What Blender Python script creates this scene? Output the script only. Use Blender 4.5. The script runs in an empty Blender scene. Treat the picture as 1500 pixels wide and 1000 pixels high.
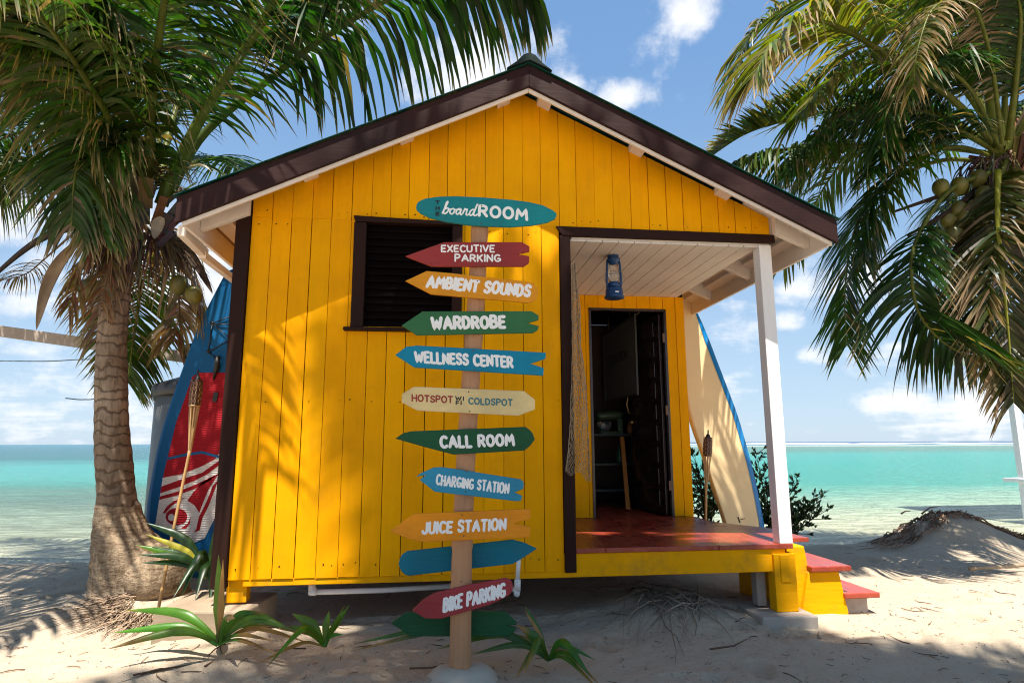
import bpy, math, random
from mathutils import Vector, Matrix, noise
R_ = math.radians
SC = bpy.context.scene
COL = SC.collection
random.seed(7)

# ------------------------------------------------------------ camera
PITCH, YAW, ROLL, CZ, FPX = R_(9.35), R_(-6.57), R_(-0.2), 1.15, 900.0
cam_d = bpy.data.cameras.new('camera'); cam_d.sensor_width = 36; cam_d.lens = 21.6
cam_d.clip_start = 0.05; cam_d.clip_end = 20000
cam = bpy.data.objects.new('camera', cam_d); COL.objects.link(cam)
CM = (Matrix.Rotation(YAW, 3, 'Z') @ Matrix.Rotation(math.pi / 2 + PITCH, 3, 'X') @ Matrix.Rotation(ROLL, 3, 'Z'))
cam.matrix_world = Matrix.Translation((0, 0, CZ)) @ CM.to_4x4()
SC.camera = cam

# ------------------------------------------------------------ sun, sky, exposure
SUN_EL, SUN_AZ = 69.5, 0.0            # the sun stands high behind the camera (towards -y)
SKY_STRENGTH, SUN_STRENGTH = 0.080, 4.7
sd = bpy.data.lights.new('sun', 'SUN'); sd.energy = SUN_STRENGTH; sd.angle = R_(0.53); sd.color = (1.0, 0.94, 0.85)
sun = bpy.data.objects.new('sun', sd); COL.objects.link(sun)
to_sun = Vector((math.sin(R_(SUN_AZ)) * math.cos(R_(SUN_EL)), -math.cos(R_(SUN_AZ)) * math.cos(R_(SUN_EL)), math.sin(R_(SUN_EL))))
sun.rotation_euler = to_sun.to_track_quat('Z', 'Y').to_euler(); sun.location = to_sun * 30
SC.view_settings.view_transform = 'Standard'; SC.view_settings.look = 'None'
SC.cycles.pixel_filter_type = 'BLACKMAN_HARRIS'; SC.cycles.filter_width = 1.1
SC.view_settings.exposure = 1.25; SC.view_settings.gamma = 1

def pix_dir(px, py):
    return CM @ Vector(((px - 750) / FPX, -(py - 500) / FPX, -1.0))

W = bpy.data.worlds.new('World'); SC.world = W; W.use_nodes = True
nt = W.node_tree; nt.nodes.clear()
def wn(t, **k):
    n = nt.nodes.new(t)
    for a, v in k.items(): setattr(n, a, v)
    return n
out = wn('ShaderNodeOutputWorld'); bg = wn('ShaderNodeBackground'); bg.inputs[1].default_value = SKY_STRENGTH
sky = wn('ShaderNodeTexSky', sky_type='NISHITA', sun_disc=False, sun_elevation=R_(SUN_EL), sun_rotation=R_(180 - SUN_AZ))
sky.air_density = 1.0; sky.dust_density = 0.25; sky.ozone_density = 1.0; sky.altitude = 0
tc = wn('ShaderNodeTexCoord')
sep = wn('ShaderNodeSeparateXYZ'); nt.links.new(tc.outputs['Generated'], sep.inputs[0])
def wmath(op, a, b=None, clamp=False):
    n = wn('ShaderNodeMath', operation=op, use_clamp=clamp)
    for i, v in enumerate((a, b)):
        if v is None: continue
        if isinstance(v, (int, float)): n.inputs[i].default_value = v
        else: nt.links.new(v, n.inputs[i])
    return n.outputs[0]
zc = wmath('ADD', wmath('MAXIMUM', sep.outputs[2], 0.0), 0.16)
cmb = wn('ShaderNodeCombineXYZ')
nt.links.new(wmath('DIVIDE', sep.outputs[0], zc), cmb.inputs[0]); nt.links.new(wmath('DIVIDE', sep.outputs[1], zc), cmb.inputs[1])
nz = wn('ShaderNodeTexNoise'); nz.inputs['Scale'].default_value = 2.6; nz.inputs['Detail'].default_value = 9; nz.inputs['Roughness'].default_value = 0.62
nz.inputs['Distortion'].default_value = 0.25
nt.links.new(cmb.outputs[0], nz.inputs['Vector'])
nz2 = wn('ShaderNodeTexNoise'); nz2.inputs['Scale'].default_value = 15; nz2.inputs['Detail'].default_value = 7; nz2.inputs['Roughness'].default_value = 0.6
nt.links.new(tc.outputs['Generated'], nz2.inputs['Vector'])
# a few cumulus banks at their bearings, broken up by the noise
blobs = None
for (px, py, rad, amp) in [(690, 115, .12, 1.0), (830, 130, .07, .75), (1000, 15, .055, 1.0), (905, 140, .045, 1.0), (770, 60, .10, .45), (960, 75, .06, .5),
                           (1335, 585, .05, 1.0), (1285, 590, .04, .8), (1420, 600, .09, .85), (1200, 518, .03, .75), (1080, 480, .07, .6), (1165, 420, .06, .8),
                           (40, 330, .22, .8), (230, 380, .17, .95), (60, 580, .16, .7), (330, 370, .10, .9), (180, 640, .2, .5), (430, 15, .1, .9), (1240, 400, .08, .75), (1150, 470, .035, .9), (1270, 525, .04, .6), (1070, 560, .06, .5)]:
    d = pix_dir(px, py).normalized()
    dp = wn('ShaderNodeVectorMath', operation='DISTANCE'); dp.inputs[1].default_value = d
    sc_ = wn('ShaderNodeVectorMath', operation='MULTIPLY'); sc_.inputs[1].default_value = (1, 1, 1.7)
    nt.links.new(tc.outputs['Generated'], sc_.inputs[0]); dp.inputs[1].default_value = (d.x, d.y, d.z * 1.7)
    nt.links.new(sc_.outputs[0], dp.inputs[0])
    mr = wn('ShaderNodeMapRange', interpolation_type='SMOOTHSTEP'); mr.inputs[1].default_value = 0; mr.inputs[2].default_value = rad * 1.7
    mr.inputs[3].default_value = amp; mr.inputs[4].default_value = 0
    nt.links.new(dp.outputs['Value'], mr.inputs[0])
    blobs = mr.outputs[0] if blobs is None else wmath('MAXIMUM', blobs, mr.outputs[0])
cov = wmath('ADD', wmath('MULTIPLY', blobs, 0.58), wmath('MULTIPLY', wmath('SUBTRACT', wmath('ADD', wmath('MULTIPLY', nz.outputs[0], .45), wmath('MULTIPLY', nz2.outputs[0], .55)), 0.5), 2.0))
mr = wn('ShaderNodeMapRange', interpolation_type='SMOOTHSTEP'); mr.inputs[1].default_value = 0.18; mr.inputs[2].default_value = 0.62
nt.links.new(cov, mr.inputs[0])
mx = wn('ShaderNodeMixRGB'); mx.inputs[2].default_value = (5.8, 5.85, 6.0, 1)
nt.links.new(wmath('MULTIPLY', mr.outputs[0], 0.9), mx.inputs[0])
tint = wn('ShaderNodeMixRGB', blend_type='MULTIPLY'); tint.inputs[0].default_value = 1; tint.inputs[2].default_value = (1.06, 1.05, 0.98, 1)
nt.links.new(sky.outputs[0], tint.inputs[1])
gr = wn('ShaderNodeValToRGB'); el = gr.color_ramp.elements                  # tropical haze: pale at the horizon, bluer overhead
while len(el) < 5: el.new(.5)
for e, (p, c) in zip(el, [(0, (2.7, 3.65, 4.8)), (.12, (2.5, 3.5, 4.75)), (.30, (1.7, 2.8, 4.35)), (.55, (1.1, 2.15, 4.0)), (1, (.8, 1.7, 3.3))]): e.position = p; e.color = tuple(v / 10 for v in c) + (1,)
nt.links.new(sep.outputs[2], gr.inputs[0])
g10 = wn('ShaderNodeVectorMath', operation='SCALE'); g10.inputs['Scale'].default_value = 10; nt.links.new(gr.outputs[0], g10.inputs[0])
skm = wn('ShaderNodeMixRGB'); skm.inputs[0].default_value = .85; nt.links.new(tint.outputs[0], skm.inputs[1]); nt.links.new(g10.outputs[0], skm.inputs[2]); nt.links.new(skm.outputs[0], mx.inputs[1])
nt.links.new(mx.outputs[0], bg.inputs[0]); nt.links.new(bg.outputs[0], out.inputs[0])

# ------------------------------------------------------------ helpers
def at(px, py, **k):
    """the point of a plane x=, y= or z= that a sight line meets (used to read real positions off the photograph)"""
    d = pix_dir(px, py); a = 'xyz'.index(next(iter(k))); v = next(iter(k.values()))
    o = Vector((0, 0, CZ)); return o + d * ((v - o[a]) / d[a])

class MB:
    def __init__(s): s.v = []; s.f = []; s.m = []; s.c = []; s.sm = []
    def add(s, vs, fs, mi=0, col=(1, 1, 1), smooth=False):
        b = len(s.v); s.v += [tuple(p) for p in vs]
        if isinstance(col, list): s.c += col
        else: s.c += [col] * len(vs)
        for f in fs: s.f.append(tuple(b + i for i in f)); s.m.append(mi); s.sm.append(smooth)
    def hexa(s, p, mi=0, col=(1, 1, 1)):
        """eight corners: bottom ring 0-3 then top ring 4-7"""
        s.add(p, [(3, 2, 1, 0), (4, 5, 6, 7), (0, 1, 5, 4), (1, 2, 6, 5), (2, 3, 7, 6), (3, 0, 4, 7)], mi, col)
    def box(s, a, b, mi=0, col=(1, 1, 1)):
        (x0, y0, z0), (x1, y1, z1) = a, b
        s.hexa([(x0, y0, z0), (x1, y0, z0), (x1, y1, z0), (x0, y1, z0), (x0, y0, z1), (x1, y0, z1), (x1, y1, z1), (x0, y1, z1)], mi, col)
    def bar(s, p, q, w, h, up=(0, 0, 1), mi=0, col=(1, 1, 1)):
        p, q, up = Vector(p), Vector(q), Vector(up); t = (q - p).normalized()
        sx = t.cross(up).normalized(); uz = sx.cross(t)
        r = [(-w / 2, -h / 2), (w / 2, -h / 2), (w / 2, h / 2), (-w / 2, h / 2)]
        s.hexa([p + sx * a + uz * b for a, b in r] + [q + sx * a + uz * b for a, b in r], mi, col)
    def tube(s, pts, rad, n=8, mi=0, col=(1, 1, 1), caps=True, smooth=True, squash=None):
        pts = [Vector(p) for p in pts]; m = len(pts)
        if not isinstance(rad, (list, tuple)): rad = [rad] * m
        t0 = (pts[1] - pts[0]).normalized()
        ref = Vector((0, 0, 1)) if abs(t0.z) < .9 else Vector((0, 1, 0))
        nx = t0.cross(ref).normalized(); vs = []; cs = []
        for i, p in enumerate(pts):
            t = (pts[min(i + 1, m - 1)] - pts[max(i - 1, 0)]).normalized()
            nx = (nx - t * nx.dot(t)).normalized(); ny = t.cross(nx)
            for k in range(n):
                a = 2 * math.pi * k / n
                vs.append(p + (nx * math.cos(a) + ny * math.sin(a)) * rad[i])
            cs += [col[i] if isinstance(col, list) else col] * n
        fs = [(i * n + k, i * n + (k + 1) % n, (i + 1) * n + (k + 1) % n, (i + 1) * n + k) for i in range(m - 1) for k in range(n)]
        if caps: fs += [tuple(range(n - 1, -1, -1)), tuple((m - 1) * n + k for k in range(n))]
        s.add(vs, fs, mi, cs, smooth)
    def lathe(s, prof, c, n=20, mi=0, col=(1, 1, 1), smooth=True, axis=None):
        c = Vector(c); M = Matrix.Identity(3) if axis is None else Vector(axis).to_track_quat('Z', 'Y').to_matrix()
        vs = [c + M @ Vector((r * math.cos(2 * math.pi * k / n), r * math.sin(2 * math.pi * k / n), z)) for r, z in prof for k in range(n)]
        fs = [(i * n + k, i * n + (k + 1) % n, (i + 1) * n + (k + 1) % n, (i + 1) * n + k) for i in range(len(prof) - 1) for k in range(n)]
        fs += [tuple(range(n - 1, -1, -1)), tuple((len(prof) - 1) * n + k for k in range(n))]
        s.add(vs, fs, mi, col, smooth)
    def prism(s, poly, y0, y1, mi=0, col=(1, 1, 1)):
        """polygon of (x, z) extruded from y0 (front) to y1 (back)"""
        n = len(poly)
        ar = sum(poly[i][0] * poly[(i + 1) % n][1] - poly[(i + 1) % n][0] * poly[i][1] for i in range(n))
        if ar < 0: poly = poly[::-1]
        vs = [(x, y0, z) for x, z in poly] + [(x, y1, z) for x, z in poly]
        s.add(vs, [tuple(range(n)), tuple(range(2 * n - 1, n - 1, -1))] + [(i + n, (i + 1) % n + n, (i + 1) % n, i) for i in range(n)], mi, col)
    def build(s, name, mats, parent=None, bevel=0):
        me = bpy.data.meshes.new(name); me.from_pydata(s.v, [], s.f)
        for m in (mats if isinstance(mats, (list, tuple)) else [mats]): me.materials.append(m)
        me.polygons.foreach_set('material_index', s.m); me.polygons.foreach_set('use_smooth', s.sm)
        ca = me.color_attributes.new('Col', 'FLOAT_COLOR', 'POINT')
        fl = []
        for c in s.c: fl += [c[0], c[1], c[2], 1.0]
        ca.data.foreach_set('color', fl); me.update()
        o = bpy.data.objects.new(name, me); COL.objects.link(o)
        if parent is not None: o.parent = parent; o.matrix_parent_inverse = Matrix.Translation(-Vector(world_loc(parent)))
        if bevel:
            b = o.modifiers.new('bevel', 'BEVEL'); b.width = bevel; b.segments = 2; b.limit_method = 'ANGLE'; b.angle_limit = R_(40)
        return o

def world_loc(o):
    return o.location if o.parent is None else (0, 0, 0)
def sub(mb, name, mats, part, bevel=0):
    """a sub-part: child of a part (whose mesh is in world coordinates already)"""
    o = mb.build(name, mats, None, bevel); o.parent = part
    par = part.parent
    if par is not None: o.matrix_parent_inverse = Matrix.Identity(4)
    if par is None: pass
    return o
def thing(name, label, cat, loc=(0, 0, 0), group=None):
    o = bpy.data.objects.new(name, None); COL.objects.link(o); o.location = loc; o.empty_display_size = .1
    return tag(o, label, cat, group)
def tag(o, label=None, cat=None, group=None, kind=None):
    if label: o['label'] = label
    if cat: o['category'] = cat
    if group: o['group'] = group
    if kind: o['kind'] = kind
    return o
def spline(pts, n):
    pts = [Vector(p) for p in pts]; P = [pts[0] * 2 - pts[1]] + pts + [pts[-1] * 2 - pts[-2]]; out = []
    m = len(pts) - 1
    for i in range(n + 1):
        u = i / n * m; k = min(int(u), m - 1); t = u - k
        a, b, c, d = P[k:k + 4]
        out.append(.5 * ((2 * b) + (c - a) * t + (2 * a - 5 * b + 4 * c - d) * t * t + (3 * b - a - 3 * c + d) * t ** 3))
    return out
def lerp(a, b, t): return tuple(x + (y - x) * t for x, y in zip(a, b))

# ------------------------------------------------------------ materials
class NT:
    def __init__(s, name):
        s.m = bpy.data.materials.new(name); s.m.use_nodes = True; s.t = s.m.node_tree; s.b = s.t.nodes['Principled BSDF']
        s.out = s.t.nodes['Material Output']
    def n(s, t, **k):
        x = s.t.nodes.new(t)
        for a, v in k.items(): setattr(x, a, v)
        return x
    def l(s, a, b): s.t.links.new(a, b)
    def set(s, **k):
        for a, v in k.items(): s.b.inputs[a.replace('_', ' ')].default_value = v
        return s
    def coord(s, scale=(1, 1, 1), obj=True):
        g = s.n('ShaderNodeNewGeometry') ; mp = s.n('ShaderNodeMapping'); mp.inputs['Scale'].default_value = scale
        s.l(g.outputs['Position'], mp.inputs[0]); return mp.outputs[0]
    def noise(s, scale=1, detail=5, rough=.55, vec=None, dist=0):
        x = s.n('ShaderNodeTexNoise'); x.inputs['Scale'].default_value = scale; x.inputs['Detail'].default_value = detail
        x.inputs['Roughness'].default_value = rough; x.inputs['Distortion'].default_value = dist
        s.l(vec if vec is not None else s.coord(), x.inputs['Vector']); return x.outputs[0]
    def ramp(s, fac, stops, interp='LINEAR'):
        r = s.n('ShaderNodeValToRGB'); r.color_ramp.interpolation = interp; e = r.color_ramp.elements
        while len(e) < len(stops): e.new(.5)
        for el, (p, c) in zip(e, stops): el.position = p; el.color = c if len(c) == 4 else (*c, 1)
        s.l(fac, r.inputs[0]); return r.outputs[0]
    def mix(s, fac, a, b, mode='MIX'):
        x = s.n('ShaderNodeMixRGB', blend_type=mode)
        for i, v in enumerate((fac, a, b)):
            if isinstance(v, (int, float)): x.inputs[i].default_value = v
            elif isinstance(v, tuple): x.inputs[i].default_value = (*v, 1)
            else: s.l(v, x.inputs[i])
        return x.outputs[0]
    def math(s, op, a, b=0, clamp=False):
        x = s.n('ShaderNodeMath', operation=op, use_clamp=clamp)
        for i, v in enumerate((a, b)):
            if isinstance(v, (int, float)): x.inputs[i].default_value = v
            else: s.l(v, x.inputs[i])
        return x.outputs[0]
    def attr(s): return s.n('ShaderNodeVertexColor', layer_name='Col').outputs[0]
    def color(s, c): s.l(c, s.b.inputs['Base Color']); return s
    def rough(s, c): s.l(c, s.b.inputs['Roughness']); return s
    def bump(s, h, st=.3, d=.01, prev=None):
        x = s.n('ShaderNodeBump'); x.inputs['Strength'].default_value = st; x.inputs['Distance'].default_value = d
        s.l(h, x.inputs['Height'])
        if prev is not None: s.l(prev, x.inputs['Normal'])
        s.l(x.outputs[0], s.b.inputs['Normal']); return x.outputs[0]

def paint(name, c, var=.12, grain=(30, 30, 2.5), rough=.5, dirt=.0, dirtcol=(.12, .08, .04), spec=.35, bst=.25, wear=0, wearcol=(.35, .27, .2)):
    """old brushed paint on timber: grain bump, faint mottling, optional stains and worn flecks; multiplied by the board's own tint"""
    M = NT(name); g = M.noise(1, 4, .6, M.coord(grain)); big = M.noise(2.2, 4, .6)
    dk = tuple(x * (1 - var) for x in c); lt = tuple(min(1, x * (1 + var)) for x in c)
    col = M.mix(M.ramp(big, [(.3, (0, 0, 0)), (.7, (1, 1, 1))]), dk, lt)
    col = M.mix(.25, col, M.mix(1, col, M.ramp(g, [(.25, (.7, .7, .7)), (.6, (1, 1, 1))]), 'MULTIPLY'))
    col = M.mix(1, col, M.attr(), 'MULTIPLY')
    if dirt:
        d = M.noise(5, 8, .7); col = M.mix(M.math('MULTIPLY', M.ramp(d, [(.52, (0, 0, 0)), (.75, (1, 1, 1))]), dirt), col, dirtcol)
    if wear:
        w = M.noise(1, 6, .7, M.coord((grain[0] * .6, grain[1] * .6, grain[2] * 1.2)))
        col = M.mix(M.ramp(w, [(1 - wear - .02, (0, 0, 0)), (1 - wear + .02, (1, 1, 1))]), col, wearcol)
    M.color(col); M.set(Roughness=rough, Specular_IOR_Level=spec)
    M.rough(M.ramp(big, [(.3, (rough - .08,) * 3), (.7, (rough + .12,) * 3)]))
    M.bump(g, bst, .004); return M.m
def plain(name, c, rough=.5, metal=0, spec=.5, var=.1, nsc=20, bst=.1):
    M = NT(name); n = M.noise(nsc, 4)
    M.color(M.mix(1, M.mix(n, tuple(x * (1 - var) for x in c), tuple(min(1, x * (1 + var)) for x in c)), M.attr(), 'MULTIPLY'))
    M.set(Roughness=rough, Metallic=metal, Specular_IOR_Level=spec)
    if bst: M.bump(n, bst, .003)
    return M.m

YEL = (.94, .395, .001)
m_yellow = paint('yellow_paint', YEL, .09, dirt=.22, dirtcol=(.45, .20, .02), wear=.22, wearcol=(.50, .26, .04), rough=.65, spec=.06, bst=.35)
m_yelbeam = paint('yellow_beam_paint', (.84, .37, .002), .10, grain=(2.5, 30, 30), dirt=.5, dirtcol=(.22, .13, .04), rough=.65, spec=.06, bst=.6, wear=.33, wearcol=(.33, .19, .05))
m_brown = paint('brown_paint', (.026, .010, .0065), .2, rough=.6, spec=.12, bst=.3)
m_fascia = paint('dark_brown_fascia_paint', (.026, .0095, .0075), .25, grain=(3, 30, 30), rough=.55, spec=.16, bst=.5, dirt=.15, dirtcol=(.10, .05, .04))
m_white = paint('cream_white_paint', (.78, .69, .60), .06, grain=(30, 3, 30), dirt=.12, dirtcol=(.42, .33, .25), rough=.55, bst=.25)
m_post = paint('white_post_paint', (.82, .79, .75), .05, dirt=.15, dirtcol=(.4, .34, .28), rough=.5, bst=.3, wear=.22, wearcol=(.52, .45, .38))
m_ply = paint('bare_plywood', (.42, .24, .10), .15, grain=(3, 30, 3), rough=.7)
m_dark = plain('dark_void', (.012, .009, .008), .8, spec=.1)
m_roof = plain('green_metal_roof', (.004, .045, .032), .5, spec=.25)
m_cap = plain('dark_green_ridge', (.010, .020, .017), .7, spec=.15)
m_concrete = paint('rough_concrete', (.40, .34, .28), .18, grain=(18, 18, 18), rough=.9, dirt=.5, dirtcol=(.22, .17, .13), spec=.1, bst=.6)
m_pvc = plain('white_pvc', (.78, .76, .72), .35, var=.04)
m_steel = plain('stainless_steel', (.55, .55, .56), .25, metal=1)
m_black = plain('black_rubber', (.012, .012, .013), .5)
m_brass = plain('brass', (.55, .36, .12), .35, metal=1)
m_rust = plain('dull_hinge', (.16, .09, .05), .6, metal=.3)
m_indoor = paint('dark_stained_indoor_boards', (.10, .06, .045), .2, rough=.7)
m_door = paint('dark_brown_door_varnish', (.035, .017, .013), .2, rough=.25, spec=.6)

# worn red deck paint
M = NT('red_deck_paint'); n1 = M.noise(3.2, 7, .65); n2 = M.noise(1, 5, .7, M.coord((26, 3, 20)))
col = M.mix(M.ramp(n1, [(.3, (0, 0, 0)), (.7, (1, 1, 1))]), (.24, .027, .014), (.40, .066, .03))
col = M.mix(M.math('MULTIPLY', M.ramp(n2, [(.5, (0, 0, 0)), (.75, (1, 1, 1))]), .4), col, (.42, .17, .11))
M.color(M.mix(1, col, M.attr(), 'MULTIPLY')); M.set(Specular_IOR_Level=.5)
M.rough(M.ramp(n1, [(.25, (.16,) * 3), (.75, (.45,) * 3)])); M.bump(n2, .25, .004); m_deck = M.m

# foliage: base colour rides on the mesh (green blade, dry tip), with light coming through the blade
def leafmat(name, tr=.35, rough=.38, spec=.5, warm=(1.5, 1.6, .5)):
    M = NT(name); a = M.attr(); n = M.noise(9, 3)
    col = M.mix(1, a, M.ramp(n, [(.3, (.72, .72, .72)), (.7, (1.2, 1.2, 1.2))]), 'MULTIPLY'); M.color(col)
    M.set(Roughness=rough, Specular_IOR_Level=spec)
    t = M.n('ShaderNodeBsdfTranslucent'); M.l(M.mix(1, col, warm, 'MULTIPLY'), t.inputs[0])
    x = M.n('ShaderNodeMixShader'); x.inputs[0].default_value = tr
    M.l(M.b.outputs[0], x.inputs[1]); M.l(t.outputs[0], x.inputs[2]); M.l(x.outputs[0], M.out.inputs[0]); return M.m
m_leaf = leafmat('palm_leaf', .36, .42, .3, (1.8, 1.8, .45)); m_strap = leafmat('strap_leaf', .4, .35); m_bush = leafmat('bush_leaf', .2, .35, .5)
m_husk = leafmat('dry_husk', .15, .8, .1, (1.2, 1, .8))

# coconut trunk: leaf-scar rings and bark
M = NT('palm_bark'); p = M.coord((1, 1, 1)); dn = M.noise(3, 4, .6, p)
w = M.n('ShaderNodeTexWave', wave_type='BANDS', bands_direction='Z'); w.inputs['Scale'].default_value = 3.6; w.inputs['Distortion'].default_value = 6.5; w.inputs['Detail'].default_value = 3; w.inputs['Detail Scale'].default_value = 2.2
M.l(p, w.inputs['Vector']); fib = M.noise(1, 6, .7, M.coord((40, 40, 7))); fine = M.noise(60, 4, .6)
col = M.mix(M.ramp(dn, [(.3, (0, 0, 0)), (.7, (1, 1, 1))]), (.19, .135, .09), (.38, .29, .21))
col = M.mix(M.math('MULTIPLY', M.ramp(w.outputs[1], [(.0, (1, 1, 1)), (.17, (0, 0, 0))]), .85), col, (.10, .065, .042))
col = M.mix(M.math('MULTIPLY', M.ramp(fib, [(.45, (0, 0, 0)), (.65, (1, 1, 1))]), .7), col, (.11, .075, .05))
M.color(M.mix(1, col, M.attr(), 'MULTIPLY')); M.set(Roughness=.9, Specular_IOR_Level=.1)
b1 = M.bump(M.ramp(w.outputs[1], [(0, (0, 0, 0)), (.3, (1, 1, 1))]), .6, .012); M.bump(M.math('ADD', fib, M.math('MULTIPLY', fine, .5)), .6, .008, b1); m_bark = M.m
# swollen trunk base: fine criss-cross fibres
M = NT('palm_base_bark'); fib = M.noise(1, 6, .7, M.coord((16, 16, 55))); f2 = M.noise(1, 5, .7, M.coord((50, 50, 12))); dn = M.noise(4, 5)
col = M.mix(M.ramp(M.math('ADD', M.math('MULTIPLY', fib, .6), M.math('MULTIPLY', f2, .4)), [(.38, (0, 0, 0)), (.58, (1, 1, 1))]), (.16, .10, .06), (.48, .37, .25))
M.color(M.mix(M.math('MULTIPLY', dn, .4), col, (.26, .18, .11))); M.set(Roughness=.95, Specular_IOR_Level=.05)
M.bump(M.math('ADD', fib, f2), 1.0, .02); m_base = M.m

# bamboo / canes / rattan
M = NT('bamboo'); g = M.noise(1, 5, .6, M.coord((60, 60, 3))); b = M.noise(6, 5)
col = M.mix(g, (.36, .165, .075), (.57, .30, .14)); col = M.mix(M.math('MULTIPLY', M.ramp(b, [(.5, (0, 0, 0)), (.75, (1, 1, 1))]), .5), col, (.20, .12, .08))
M.color(M.mix(1, col, M.attr(), 'MULTIPLY')); M.set(Roughness=.6); M.bump(g, .3, .003); m_bamboo = M.m
m_cane = plain('split_cane', (.50, .31, .13), .5)
m_rattan = plain('dark_rattan', (.09, .032, .02), .5)
m_twine = plain('twine', (.34, .25, .15), .9, bst=0)
m_twig = plain('dry_twig', (.13, .085, .06), .9, spec=.1)
m_root = plain('dry_root', (.24, .18, .13), .95, spec=.05)
m_glass = NT('lamp_glass').set(Roughness=.03, IOR=1.45, Transmission_Weight=.95, Base_Color=(.95, .96, .95, 1)).m
m_blueenamel = plain('blue_enamel', (.008, .05, .15), .4, spec=.5)
m_wire = plain('thin_wire', (.25, .25, .26), .4, metal=.8, bst=0)
m_coco = paint('coconut_husk', (.125, .115, .022), .35, grain=(20, 20, 6), rough=.35, dirt=.3, dirtcol=(.16, .09, .03))

# sand: pale coral sand, grain, damp and trodden relief
M = NT('coral_sand'); a = M.noise(1.3, 6, .6); f = M.noise(140, 3, .7); mid = M.noise(14, 6, .65); lump = M.noise(4.5, 4, .5)
geo = M.n('ShaderNodeNewGeometry'); sp = M.n('ShaderNodeSeparateXYZ'); M.l(geo.outputs['Position'], sp.inputs[0])
col = M.mix(a, (.43, .345, .25), (.56, .46, .34)); col = M.mix(M.ramp(f, [(.30, (0, 0, 0)), (.46, (1, 1, 1))]), M.mix(.5, col, (.25, .18, .13)), col)
col = M.mix(M.math('MULTIPLY', M.ramp(mid, [(.58, (0, 0, 0)), (.74, (1, 1, 1))]), .35), col, (.30, .225, .165))
wet = M.n('ShaderNodeMapRange'); wet.inputs[1].default_value = -.02; wet.inputs[2].default_value = -.15; M.l(sp.outputs[2], wet.inputs[0])
col = M.mix(M.math('MULTIPLY', wet.outputs[0], .6), col, (.25, .19, .14)); M.color(M.mix(1, col, M.attr(), 'MULTIPLY')); M.set(Roughness=.95, Specular_IOR_Level=.1)
b1 = M.bump(lump, .7, .06); b2 = M.bump(mid, .9, .03, b1); M.bump(f, .7, .008, b2); m_sand = M.m

# ------------------------------------------------------------ ground: one sheet of sand running down under the sea
def gauss(x, y, cx, cy, sx, sy): return math.exp(-((x - cx) / sx) ** 2 - ((y - cy) / sy) ** 2)
def ground(x, y):
    shore = 7.35 + .12 * math.sin(x * .7 + 1) + .10 * noise.noise((x * .8, 3.1, 0))
    t = y - (shore - .45)
    z = -.02 if t < 0 else -.02 - .13 * min(1, t / .5) ** 1.5 - max(0, t - .5) * .12
    z = max(z, -3.0)
    k = max(0, 1 - max(0, y - 7.2) / 1.5)
    z += k * (.035 * noise.noise((x * .9, y * .9, 1.7)) + .016 * noise.noise((x * 3.1, y * 3.4, 4.2)) + .008 * noise.noise((x * 9, y * 10, 8.8)))
    z += .36 * gauss(x, y, 5.72, 6.55, .62, .55) * (1 + .12 * noise.noise((x * 5, y * 5, 2)))
    z += .10 * gauss(x, y, 1.5, 4.3, .42, .4) - .05 * gauss(x, y, 2.35, 3.85, .4, .25) + .07 * gauss(x, y, -2.2, 5.0, .8, .5) + .06 * gauss(x, y, -1.3, 3.9, .9, .35)
    z += .05 * gauss(x, y, -3.6, 6.4, 1.2, .3) + .03 * gauss(x, y, .12, 3.3, .25, .2)
    if y > 4.3 and -1.4 < x < 2.3: z += .02
    return z
rf = random.Random(17); FOOT = []
for i in range(70):
    FOOT.append((rf.uniform(-3.4, 5.2), rf.uniform(2.5, 4.0) if rf.random() < .6 else rf.uniform(4, 6.6), rf.uniform(-.6, .6) + (math.pi / 2 if rf.random() < .6 else 0), rf.uniform(.75, 1.1)))
def foot(x, y):
    z = 0
    for fx, fy, a, k in FOOT:
        dx, dy = x - fx, y - fy
        if abs(dx) > .3 or abs(dy) > .3: continue
        u, v = (dx * math.cos(a) + dy * math.sin(a)) / (.13 * k), (-dx * math.sin(a) + dy * math.cos(a)) / (.058 * k); q = u * u + v * v
        z += k * (-.026 * math.exp(-q * q) + .012 * math.exp(-((math.sqrt(q) - 1.45) / .35) ** 2))
    return z
def axis(lo, hi, fine_lo, fine_hi, st, grow=1.25):
    xs = []; x = fine_lo
    while x < fine_hi: xs.append(x); x += st
    xs.append(fine_hi); d = st; x = fine_hi
    while x < hi: d *= grow; x += d; xs.append(min(x, hi))
    d = st; x = fine_lo; pre = []
    while x > lo: d *= grow; x -= d; pre.append(max(x, lo))
    return pre[::-1] + xs
xs = axis(-3000, 3000, -4.6, 6.8, .035); ys = axis(-200, 9000, 2.3, 7.9, .035)
mb = MB(); nx, ny = len(xs), len(ys)
pts = [(x, y, ground(x, y) + (foot(x, y) if 2.2 < y < 7 and -4 < x < 6 and not (-1.4 < x < 2.7 and 4.0 < y < 8) else 0)) for y in ys for x in xs]
mb.add(pts, [(j * nx + i, j * nx + i + 1, (j + 1) * nx + i + 1, (j + 1) * nx + i) for j in range(ny - 1) for i in range(nx - 1)], smooth=True)
tag(mb.build('sand', m_sand), kind='structure')

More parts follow.
